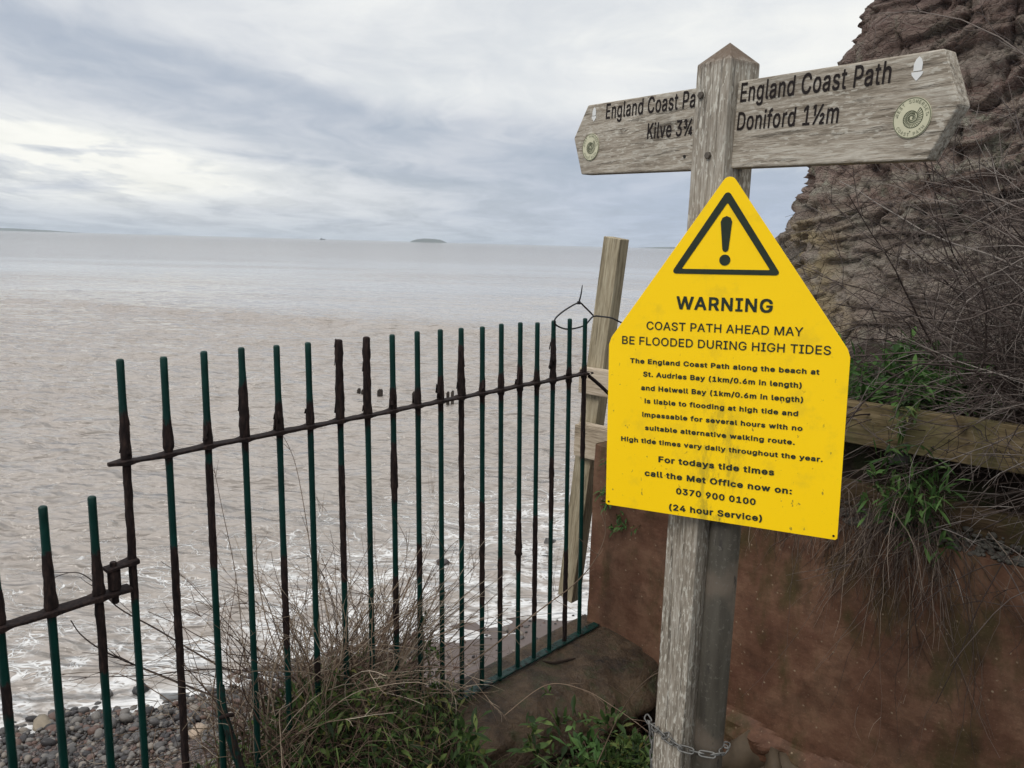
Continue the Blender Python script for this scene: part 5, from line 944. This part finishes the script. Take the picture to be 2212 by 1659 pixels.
outl[5:] = [(axp+x_, y_) for x_, y_ in [(-o_[0]+axp, o_[1]) for o_ in outl[5:]]] if False else outl[5:]
tp = outl[5:]; tp = sorted(tp, key=lambda p_: -p_[0]); outl = outl[:5]+tp+[(-W2+.006, SH+.008), (-W2, SH-.01), (-W2, .004)]
g = Geo(); g.prism(Q0, SX, SZ, SNn, outl, -.003, 0); g.build('panel', yel_m, warn, bevel=.0006)
pblk, n, bs = mat('sign_print'); p = n.pos(); fin_mat(n, bs, n.mix(n.noise(p, 60, 4), (.016, .022, .016), (.032, .042, .026)), .4, None, .4)
def s_at(x, y): P_ = onpl(x, y, Q0, SNn)-Q0; return A(P_@SX, P_@SZ)
def cpx(x, y): return (1239+.5067*x, 354+.5067*y)
g = Geo()
def tri(pts, r_):
    out = []
    for i in range(3):
        p_ = A(*pts[i]); a0 = unit(A(*pts[i-1])-p_); b0 = unit(A(*pts[(i+1) % 3])-p_); 
        for t in np.linspace(0, 1, 6): q_ = p_+a0*r_*(1-t)**1.6+b0*r_*t**1.6; out.append(tuple(q_))
    return out
O3 = tri([s_at(*cpx(659, 108)), s_at(*cpx(886, 476)), s_at(*cpx(415, 467))], .012); I3 = tri([s_at(*cpx(657, 165)), s_at(*cpx(838, 453)), s_at(*cpx(461, 447))], .003)
nO = len(O3); Vt = [Q0+SX*p_[0]+SZ*p_[1]+SNn*z_ for z_ in (.0003, .0012) for p_ in O3+I3]
Ft = []
for i in range(nO):
    j = (i+1) % nO; n2 = 2*nO
    Ft += [(n2+i, n2+j, n2+nO+j, n2+nO+i), (i, j, n2+j, n2+i), (nO+i, nO+j, n2+nO+j, n2+nO+i)]
g.add(Vt, Ft)
e0, e1 = s_at(*cpx(653, 222)), s_at(*cpx(647, 376)); wt, wb = .0125, .0068
L_ = e0[1]-e1[1]; pts = [(e1[0]-wb, e1[1]+wb), (e1[0]-wb*.7, e1[1]+wb*.3), (e1[0], e1[1]), (e1[0]+wb*.7, e1[1]+wb*.3), (e1[0]+wb, e1[1]+wb), (e0[0]+wt, e0[1]-wt), (e0[0]+wt*.7, e0[1]-wt*.3), (e0[0], e0[1]), (e0[0]-wt*.7, e0[1]-wt*.3), (e0[0]-wt, e0[1]-wt)]
g.prism(Q0, SX, SZ, SNn, pts, .0003, .0012)
dc = s_at(*cpx(645, 410)); g.prism(Q0+SX*dc[0]+SZ*dc[1], SX, SZ, SNn, [(.0122*math.cos(a0), .0122*math.sin(a0)) for a0 in np.arange(24)*math.pi/12], .0003, .0012)
g.build('hazard_symbol', pblk, warn)
g = Geo()
lines = [('WARNING', (438, 619), (848, 635), .0300, .03), ('COAST PATH AHEAD MAY', (311, 706), (978, 735), .0195, .012), ('BE FLOODED DURING HIGH TIDES', (207, 767), (1097, 815), .0195, .012),
 ('The England Coast Path along the beach at', (241, 848), (1048, 899), .0118, .036), ('St. Audries Bay (1km/0.6m in length)', (297, 906), (972, 956), .0122, .036), ('and Helwell Bay (1km/0.6m in length)', (288, 964), (978, 1017), .0122, .036),
 ('is liable to flooding at high tide and', (302, 1020), (957, 1076), .0118, .036), ('impassable for several hours with no', (292, 1077), (976, 1139), .0118, .036), ('suitable alternative walking route.', (305, 1134), (943, 1198), .0118, .036),
 ('High tide times vary daily throughout the year.', (203, 1180), (1062, 1271), .0118, .036), ('For todays tide times', (362, 1271), (855, 1329), .0150, .036), ('call the Met Office now on:', (303, 1329), (930, 1409), .0150, .036),
 ('0370 900 0100', (437, 1407), (776, 1455), .0155, .036), ('(24 hour Service)', (407, 1475), (803, 1525), .0155, .036)]
for (s, a0, a1, cap, bd) in lines:
    p0 = s_at(*cpx(*a0)); p1 = s_at(*cpx(*a1)); dd_ = p1-p0; wl = np.hypot(*dd_); dd_ /= wl
    xa = SX*dd_[0]+SZ*dd_[1]; ya = SX*(-dd_[1])+SZ*dd_[0]
    text_on(g, s, Q0+SX*p0[0]+SZ*p0[1], xa, ya, SNn, wl, cap, bd)
g.build('lettering', pblk, warn)
for (x, z) in ((-W2+.008, .009), (W2-.008, .009)):
    g = Geo(); g.prism(Q0+SX*x+SZ*z, SX, SZ, SNn, [(.0025*math.cos(a0), .0025*math.sin(a0)) for a0 in np.arange(12)*math.pi/6], .0002, .0015); g.build('screw', ink, warn)
mid = Q0-SNn*.003; brk = plain('grey_bracket', (.2, .2, .2), .5, metal=.6)
for z_ in (.12, .33): g = Geo(); g.box(mid+SZ*z_, SX, -SNn, SZ, (-.07, 0, -.015), (.075, .012, .015)); g.build('bracket', brk, warn)

# ------------------------------------------------------------------ chain round the foot of the post and pole
chain_m = plain('galvanised_link', (.15, .145, .135), .55, .5, 60, metal=.4)
chain = empty('chain', ondist(1437, 1593, 1.83)); tag(chain, 'grey steel chain wrapped round the oak post and the round pole', 'chain')
LF = PC+NBv*.058
path_px = [(1396, 1548, 1.95), (1404, 1560, 1.92)]
cp = [ondist(*q_) for q_ in path_px]+[onpl(*q_, LF, NBv) for q_ in ((1420, 1577), (1437, 1592), (1455, 1606), (1474, 1617))]+[ondist(x, y, Yd) for x, y, Yd in ((1496, 1623, 1.775), (1518, 1628, 1.752), (1536, 1631, 1.748), (1555, 1629, 1.758), (1568, 1615, 1.785), (1572, 1600, 1.83))]
def links(pts, L=.040, wd=.0155, r_=.0021):
    pts = np.array(pts); t = np.concatenate([[0], np.cumsum(np.linalg.norm(np.diff(pts, axis=0), axis=1))]); n_ = int(t[-1]/(L*.74)); k = 0
    for i in range(n_):
        u_ = (i+.5)*L*.74; c0 = A(*[np.interp(u_, t, pts[:, j]) for j in range(3)]); c1 = A(*[np.interp(u_+.005, t, pts[:, j]) for j in range(3)]); tg = unit(c1-c0)
        sd_ = unit(np.cross(tg, A(.3, .9, .2))); sd2 = np.cross(tg, sd_); an = (R(20) if i % 2 else R(105))+random.uniform(-.25, .25); s2 = sd_*math.cos(an)+sd2*math.sin(an)
        loop = []
        for a0 in np.linspace(0, 2*math.pi, 21):
            x = math.cos(a0); y = math.sin(a0); loop.append(c0+tg*(x*wd/2+np.sign(x)*(L-wd)/2*min(1, abs(x)*3))+s2*y*wd/2)
        V, F = tubes(np.array(loop)[None], np.full((1, 21), r_), 7, True)
        mesh('link', V, F, chain_m, chain, smooth=True)
links(cp); links([onpl(1432, 1590, LF, NBv), onpl(1448, 1586, LF, NBv)+NBv*.006, onpl(1462, 1590, LF, NBv)+NBv*.01])
links([ondist(1404, 1562, 1.90), ondist(1409, 1600, 1.89), ondist(1411, 1680, 1.88)], .034, .013, .0026)

# ------------------------------------------------------------------ vegetation
twig_m = byattr('bramble_twig', [(0, (.022, .015, .013)), (.45, (.060, .044, .038)), (.8, (.125, .098, .085)), (1, (.24, .21, .185))], .7)
dry_m = byattr('dry_stem', [(0, (.05, .030, .022)), (.35, (.115, .075, .052)), (.75, (.22, .165, .115)), (1, (.36, .30, .23))], .7)
green_m = byattr('weed_leaf', [(0, (.012, .022, .007)), (.35, (.028, .052, .013)), (.7, (.055, .094, .024)), (.92, (.12, .16, .048)), (1, (.20, .17, .05))], .5, .4, .25)
dark_leaf = byattr('dark_leaf', [(0, (.020, .045, .012)), (.5, (.048, .10, .026)), (1, (.10, .17, .05))], .5, .4, .2)

# bare bramble thicket on the bank
def bank_pt(q_, d_, dz=0.):
    P_ = W0+np.outer(q_, WD)+np.outer(np.asarray(d_)+DT+.125, WB); P_[:, 2] = bank_z(q_, d_)+dz; return P_
rb = np.random.default_rng(33)
def thicket(n0, qr, dr, dirm, ln, n1, n2, lab, r0_=.0042):
    q_ = rb.uniform(*qr, n0); d_ = rb.uniform(*dr, n0); S_ = bank_pt(q_, d_, -.03)
    D0 = rb.normal(size=(n0, 3))*.75+dirm
    P0 = stems(S_, D0, rb.uniform(.5, 1.25, n0)*ln, 12, .20, .20, rb)
    P1, _, _ = branches(P0, n1, .15, .95, 8, .65, .42, .20, .05, rb); P2, _, _ = branches(P1, n2, .15, .95, 5, .6, .17, .18, .0, rb)
    return [(P0, taper(n0, 12, rb.uniform(.6, 1.3, n0)*r0_)), (P1, taper(n1, 8, rb.uniform(.5, 1., n1)*.0031)), (P2, taper(n2, 5, rb.uniform(.6, 1., n2)*.0019))]
L1 = thicket(640, (1.4, 3.6), (.1, 2.4), A(-.30, -.1, .85), 1.25, 5200, 11000, '', .0052)
L2 = thicket(260, (1.5, 2.9), (.15, .9), A(-.2, -.3, .30), .75, 3000, 6500, '', .0038)
L2 += thicket(60, (1.9, 3.4), (.0, 1.2), A(-.25, -.1, 1.3), 1.6, 900, 1800, '', .0055)
V, F, a_ = join_tubes(L1+L2)
print('thicket', len(F))
tag(mesh('bramble_thicket', V, F, twig_m, attrs={'rnd': a_}), 'bare dark bramble thicket on the bank in front of the cliff', 'bramble', kind='stuff')
# nearer twigs over the beam from the right, daylight on them painted paler
nb_ = 26; q_ = rb.uniform(1.75, 2.4, nb_); S_ = bank_pt(q_, rb.uniform(.0, .2, nb_), .02)-WB*.12; S_[:, 2] = rb.uniform(.72, 1.18, nb_)
P0 = stems(S_, -WD*1.0-WB*.35+A(0, 0, -.05)+rb.normal(size=(nb_, 3))*.3, rb.uniform(.3, .8, nb_), 10, .12, .05, rb); P1, _, _ = branches(P0, 170, .2, .9, 6, .5, .22, .15, .02, rb); P2, _, _ = branches(P1, 260, .2, .9, 4, .5, .08, .12, 0, rb)
V, F, a_ = join_tubes([(P0, taper(nb_, 10, np.full(nb_, .0036))), (P1, taper(170, 6, np.full(170, .0018))), (P2, taper(260, 4, np.full(260, .0011)))])
tag(mesh('bramble_sprays', V, F, twig_m, attrs={'rnd': np.clip(a_*.5+.5, 0, 1)}), 'forked bramble sprays coloured paler as lit, reaching over the pine beam from the right', 'bramble', kind='stuff')
# dry roots and dead grass hanging over the wall
def hang(n0, qc, qsd, z_, ln, rad=.0014, wob=.10, out=.05):
    q_ = rb.normal(qc, qsd, n0); S_ = W0+np.outer(q_, WD)+np.outer(rb.uniform(-.03, .10, n0), WB); S_[:, 2] = z_+rb.normal(size=n0)*.05
    D0 = np.outer(np.ones(n0), -WB*out*3+A(0, 0, -.35))+rb.normal(size=(n0, 3))*.35
    P_ = stems(S_, D0, rb.uniform(.35, 1.1, n0)*ln, 12, wob, .55, rb)
    dd_ = (P_-W0)@WB; P_ -= np.clip(dd_+.006, 0, None)[..., None]*WB*(P_[..., 2:3] < .5)
    return P_, taper(n0, 12, rb.uniform(.6, 1.4, n0)*rad)
hl = [hang(110, 1.44, .075, .66, .60, .0017, .22), hang(70, 1.30, .12, .55, .42, .0015, .24), hang(34, 1.5, .10, .60, .95, .0019, .24), hang(90, 1.08, .09, .50, .26, .0014, .26), hang(55, .88, .14, .50, .20, .0012, .26), hang(20, 1.42, .24, .5, .85, .0015, .28)]
for k_ in (0, 1, 2, 5):
    nn_b = (200, 120, 80, 40)[(0, 1, 2, 5).index(k_)]; B_, _, _ = branches(hl[k_][0], nn_b, .2, .9, 6, .5, .12, .35, .3, rb); hl.append((B_, taper(nn_b, 6, np.full(nn_b, .0009))))
V, F, a_ = join_tubes(hl); tag(mesh('hanging_roots', V, F, byattr('root_fibre', [(0, (.03, .02, .016)), (.5, (.085, .06, .047)), (.85, (.15, .115, .09)), (1, (.28, .22, .17))], .7), attrs={'rnd': a_}), 'dry brown roots and dead grass hanging down the red wall', 'roots', kind='stuff')

def rosette(c0, n_, L, W, dirm, seed, spread=.8, droop=.5):
    r_ = np.random.default_rng(seed); O = np.tile(c0, (n_, 1))+r_.normal(size=(n_, 3))*L*.25; D = r_.normal(size=(n_, 3))*spread+dirm
    return leaves(O, D, L*r_.uniform(.5, 1.2, n_), W*r_.uniform(.6, 1.2, n_), droop, r_)
def plant(name, groups, m_, label, cat='plant', grp=None, stems_=None, loc=None):
    V = []; F = []; a_ = []; o = 0
    for v_, f_, at in groups: V.append(v_); F.append(f_+o); a_.append(at); o += len(v_)
    root = mesh(name, np.concatenate(V), np.concatenate(F), m_, smooth=True, attrs={'rnd': np.concatenate(a_)}, loc=loc); tag(root, label, cat, grp)
    if stems_ is not None:
        v_, f_, at = join_tubes([stems_]); mesh('stem', v_, f_, dry_m, root, attrs={'rnd': at}).parent = root
    return root
# leafy clump on the bank right of the sign
gl_ = []
for k in range(46):
    q_ = rb.uniform(1.08, 1.50); d_ = rb.uniform(-.06, .5); c0 = bank_pt([q_], [d_], .03+.22*rb.uniform(0, 1)*(1-(q_-1.1)/.6))[0]; gl_.append(rosette(c0, 22, .095, .022, A(0, -.25, .7), 500+k))
plant('weed_clump', gl_, byattr('fresh_leaf', [(0, (.022, .05, .012)), (.5, (.05, .115, .028)), (1, (.10, .19, .05))], .5, .4, .25), 'leafy green weed clump growing behind the beam right of the sign')
c0 = wp_(1.37, .06, zt0-.02); plant('weed_tuft', [rosette(c0+A(0, 0, .05)+rb.normal(size=3)*.02, 12, .07, .014, A(-.1, -.3, .2), 560+k, .8, 1.2) for k in range(3)]+[rosette(c0, 9, .09, .013, A(0, -.2, -.9), 565, .3, .3)], green_m, 'small green tuft trailing down over the pine beam')
gl_ = []
for k in range(26):
    c0 = wp_(1.47+rb.normal()*.08, .0-rb.uniform(0, .08), .66+rb.normal()*.11); gl_.append(rosette(c0, 11, .085, .014, A(-.1, -.35, .45), 600+k, .75, .6))
plant('hanging_weed', gl_, dark_leaf, 'dark green strappy weed hanging below the pine beam')
gl_ = [rosette(wp_(qL+.12+rb.normal()*.03, -.01, .50-.22*k/6), 9, .05, .014, A(-.5, -.6, -.1), 640+k, .6, .8) for k in range(7)]
plant('ivy_tuft', gl_, dark_leaf, 'small leafy plant on the wall top beside the last fence bar')
gl_ = [rosette(onpl(1350+rb.normal()*14, 1125+rb.normal()*10, W0, WB)-WB*.02, 8, .04, .011, A(-.3, -.6, -.2), 660+k, .7, .8) for k in range(6)]
plant('wall_fern', gl_, dark_leaf, 'little green sprig rooted in the wall under the left corner of the yellow sign')

# undergrowth on the ledge
def gpt(n_, s_rng, n_rng, r_):
    s = r_.uniform(*s_rng, n_); nn2 = r_.uniform(*n_rng, n_); x = FA[0]+s*FD[0]+nn2*FN[0]; y = FA[1]+s*FD[1]+nn2*FN[1]; z, _, _ = ground_z(x, y); return np.stack([x, y, z], -1), s, nn2
ru_ = np.random.default_rng(44)
def clump_w(s, nn2): return np.exp(-((s-.72)/.42)**2)
gl_ = []
# dead grass blades and litter
P_, s, nn2 = gpt(6000, (.05, 1.85), (-.36, .80), ru_); kp = ru_.uniform(0, 1, len(P_)) < .25+.9*clump_w(s, nn2); kp &= ~((s > 1.38) & (nn2 < .46) & (nn2 > .0)); P_ = P_[kp]; s = s[kp]
N = len(P_); D0 = ru_.normal(size=(N, 3))*.75+A(0, 0, .62); P_[:, 2] += ru_.uniform(0, .14, N)*clump_w(s, 0); Pg = stems(P_, D0, ru_.uniform(.08, .30, N), 6, .28, .30, ru_)
V, F, a_ = join_tubes([(Pg, taper(N, 6, ru_.uniform(.6, 1.4, N)*.0017))]); tag(mesh('dead_grass', V, F, dry_m, attrs={'rnd': a_*.6}), 'tangle of dead brown grass at the foot of the fence', 'grass', kind='stuff')
# green leaves
def leafcloud(n_, sr, nr, zr, L, W, seed, wfun=None, dirm=A(0, 0, .7)):
    r_ = np.random.default_rng(seed); P_, s, nn2 = gpt(n_, sr, nr, r_); kp = np.ones(n_, bool)
    if wfun is not None: kp = r_.uniform(0, 1, n_) < wfun(s, nn2)
    kp &= ~((s > 1.42) & (nn2 < .48) & (nn2 > -.02))
    P_ = P_[kp]; N = len(P_); P_[:, 2] += r_.uniform(*zr, N)*(.4+.9*clump_w(s[kp], 0))
    return leaves(P_, r_.normal(size=(N, 3))*.8+dirm, L*r_.uniform(.45, 1.3, N), W*r_.uniform(.55, 1.25, N), .7, r_)
lv = [leafcloud(5600, (.05, 1.7), (-.30, .85), (.0, .17), .062, .014, 71, lambda s, n_: .18+.7*clump_w(s, n_)), leafcloud(5200, (.2, 1.7), (-.1, .9), (.0, .10), .052, .019, 72, lambda s, n_: .25+.6*clump_w(s, n_)), leafcloud(1500, (.3, 1.6), (-.3, .8), (.02, .2), .09, .0045, 73)]
Vs = []; Fs = []; As = []; o = 0
for v_, f_, at in lv: Vs.append(v_); Fs.append(f_+o); As.append(at); o += len(v_)
for args in ((2600, (.75, 2.0), (.56, 1.0), (.0, .10), .058, .013, 81), (1700, (.75, 2.0), (.54, 1.0), (.0, .09), .050, .018, 82)):
    v_, f_, at = leafcloud(*args); Vs.append(v_); Fs.append(f_+o); As.append(at); o += len(v_)
tag(mesh('green_undergrowth', np.concatenate(Vs), np.concatenate(Fs), green_m, smooth=True, attrs={'rnd': np.concatenate(As)}), 'low green weeds and grass along the foot of the fence', 'weeds', kind='stuff')
# individual leafy plants
specs = [((1335, 1560), 2.75, 16, .085, .022, 'upright pale green weed with spoon shaped leaves left of the post', .16), ((1180, 1600), 2.72, 26, .10, .022, 'bushy green plant low in front of the concrete kerb', .08), ((1010, 1590), 2.68, 26, .10, .020, 'spreading green rosette left of the kerb at the bottom edge', .06),
         ((930, 1395), 3.05, 22, .075, .015, 'green weed standing high among dry stalks by the tenth bar', .12), ((700, 1520), 2.6, 22, .085, .018, 'green weed patch between the sixth and seventh bars', .08), ((1280, 1625), 2.6, 20, .09, .02, 'dark green weed at the bottom edge nearest the chain', .05), ((1240, 1540), 2.9, 12, .07, .015, 'thin leafed weed growing against the face of the kerb', .1)]
for k, (pp, Yd, n_, L, W, lab, hh) in enumerate(specs):
    c0 = ondist(*pp, Yd); r_ = np.random.default_rng(700+k); gz_ = float(ground_z(c0[0], c0[1])[0]); 
    ns = 4; st0 = np.tile(A(c0[0], c0[1], min(gz_, c0[2]-.03)), (ns, 1))+r_.normal(size=(ns, 3))*A(.02, .02, 0); tgt = c0+r_.normal(size=(ns, 3))*.035-st0
    P_ = stems(st0, tgt, np.linalg.norm(tgt, axis=1), 6, .06, 0, r_)
    gr = [rosette(P_[i, -1], n_//2, L*.8, W, A(0, -.1, .75), 720+k*9+i, .75, .6) for i in range(ns)]+[rosette(P_[i, 3], n_//3, L*.7, W, A(0, -.1, .4), 760+k*9+i, .9, .7) for i in range(ns)]
    plant('leafy_weed', gr, green_m if k not in (5,) else dark_leaf, lab, 'plant', 'leafy weeds at the foot of the fence', (P_, taper(ns, 6, np.full(ns, .0016))), loc=c0)
# tangle of tall dry stalks rising through the fence
rs = np.random.default_rng(55)
S_, s, nn2 = gpt(230, (.30, 1.15), (-.36, .10), rs); S_[:, 2] += .05
P0 = stems(S_, rs.normal(size=(230, 3))*.42+A(.05, .05, 1.), rs.uniform(.32, .80, 230), 14, .13, .12, rs)
S2, s, nn2 = gpt(16, (.40, 1.15), (-.28, 0), rs); S2[:, 2] += .08; PT = stems(S2, rs.normal(size=(16, 3))*.26+A(0, .0, 1), rs.uniform(.5, .95, 16), 16, .10, .12, rs)
S3, s, nn2 = gpt(110, (.60, 1.1), (-.28, 0), rs); S3[:, 2] += .1; PR = stems(S3, rs.normal(size=(110, 3))*.25+FD*1.0+A(0, 0, .8), rs.uniform(.3, .85, 110), 12, .07, .12, rs)
P1, _, _ = branches(P0, 1000, .25, .97, 7, .5, .16, .22, .05, rs); P2, _, _ = branches(P1, 800, .3, .95, 4, .6, .05, .2, 0, rs); P3, _, _ = branches(PR, 200, .3, .95, 6, .45, .13, .18, .03, rs); P4, _, _ = branches(PT, 70, .3, .95, 6, .45, .15, .15, .03, rs)
V, F, a_ = join_tubes([(P0, taper(230, 14, rs.uniform(.6, 1.4, 230)*.0027)), (PT, taper(16, 16, rs.uniform(.7, 1.2, 16)*.0027)), (PR, taper(110, 12, rs.uniform(.6, 1.3, 110)*.0026)), (P1, taper(1000, 7, np.full(1000, .0015))), (P2, taper(800, 4, np.full(800, .0012))), (P3, taper(200, 6, np.full(200, .0013))), (P4, taper(70, 6, np.full(70, .0014)))])
tag(mesh('dry_stalks', V, F, dry_m, attrs={'rnd': a_}), 'tangle of tall dry brown stalks growing up through the railings', 'dry stalks', kind='stuff')
# separate long canes
canes = [([(640, 1545, 2.75), (560, 1530, 2.72), (480, 1510, 2.7), (400, 1480, 2.68), (300, 1440, 2.6), (222, 1405, 2.5), (176, 1372, 2.45), (153, 1340, 2.42)], .0034, 'long dark bramble cane arching left, forked tip over the shingle', twig_m),
         ([(650, 1500, 2.8), (520, 1458, 2.8), (440, 1420, 2.75), (340, 1360, 2.7), (255, 1312, 2.62), (200, 1255, 2.55), (160, 1236, 2.5), (110, 1250, 2.45)], .0028, 'dark cane sloping from the weeds up behind the gate hinge', twig_m),
         ([(620, 1470, 2.85), (520, 1448, 2.8), (420, 1447, 2.7), (330, 1458, 2.6), (220, 1462, 2.5), (130, 1462, 2.45)], .0022, 'thin cane lying almost level across the foam behind the lower bars', twig_m),
         ([(1005, 1440, 3.1), (1060, 1400, 3.2), (1130, 1345, 3.3), (1190, 1300, 3.4), (1240, 1262, 3.45), (1285, 1210, 3.45), (1308, 1150, 3.45), (1298, 1108, 3.45)], .0026, 'curved tan cane reaching from the weeds to the wall corner', dry_m),
         ([(1090, 1545, 2.75), (1180, 1480, 2.85), (1260, 1490, 2.8), (1330, 1530, 2.7), (1400, 1580, 2.5)], .0015, 'thin looping stalk lying over the concrete kerb', dry_m),
         ([(1290, 1650, 2.5), (1330, 1560, 2.45), (1370, 1495, 2.3), (1418, 1455, 2.1), (1450, 1460, 1.95)], .0014, 'slim dry stalk bending right towards the oak post', dry_m),
         ([(560, 1640, 2.4), (640, 1560, 2.5), (690, 1400, 2.7), (672, 1200, 2.7), (640, 1010, 2.75), (605, 930, 2.7)], .0016, 'tall thin stalk curving up past the rail by the fifth bar', dry_m),
         ([(530, 1440, 2.7), (510, 1250, 2.7), (480, 1100, 2.65), (462, 1010, 2.6)], .0013, 'tall straight stalk ending beside the third bar', dry_m)]
for (pp, rd, lab, m_) in canes:
    rd *= 1.35
    P_ = [ondist(*q_) for q_ in pp]; o = curve_tube(P_, rd, 'dry_cane', m_, lab, 'cane', 'single canes and stalks by the fence', K=60, sides=5, rad=[1, 1, .9, .8, .6, .4])
    # side twigs
    Pc = np.array([v.co for v in o.data.vertices]).reshape(60, 5, 3).mean(1)+np.array(o.location); rr_ = np.random.default_rng(int(rd*1e6)+len(pp))
    B_, _, _ = branches(Pc[None], 7, .3, .97, 7, .35, .12, .14, .02, rr_); 
    for b_k in range(7):
        V, F = tubes(B_[b_k:b_k+1], taper(1, 7, np.full(1, rd*.5)), 4)
        mesh('side_twig', V, F, m_, o, attrs={'rnd': np.full(len(V), .5)}, loc=None).matrix_parent_inverse = Matrix.Translation(-Vector(o.location))
# dead twig lying on the kerb
pk = [onpl(1322, 1622, FA, FN)]; kp_ = [onpl(x, y, A(0, 0, -.412), ez) for x, y in ((1172, 1428), (1195, 1432), (1218, 1428), (1243, 1422))]
curve_tube(kp_, .006, 'dead_catkin', plain('dark_catkin', (.022, .014, .010), .9, .4, 200, bmp=1), 'short dark fuzzy twig lying on top of the kerb', 'twig', K=24, rad=[.5, 1, 1.1, 1, .5])

# sea mist: one closed box of thin even air around everything
HAZE = True
if HAZE:
    g = Geo(); g.box(A(0, 2100, 0), ex, ey, ez, (-4300, -2200, -5.2), (4300, 2250, 22)); hm = bpy.data.materials.new('sea_haze'); hm.use_nodes = True; t = hm.node_tree; t.nodes.clear()
    pv = t.nodes.new('ShaderNodeVolumePrincipled'); pv.inputs['Color'].default_value = (.80, .86, .93, 1); pv.inputs['Density'].default_value = .00010; ou = t.nodes.new('ShaderNodeOutputMaterial'); t.links.new(pv.outputs[0], ou.inputs['Volume'])
    tag(g.build('haze', hm), kind='stuff')
sc.cycles.max_bounces = 6; sc.cycles.transparent_max_bounces = 8; sc.cycles.volume_bounces = 0
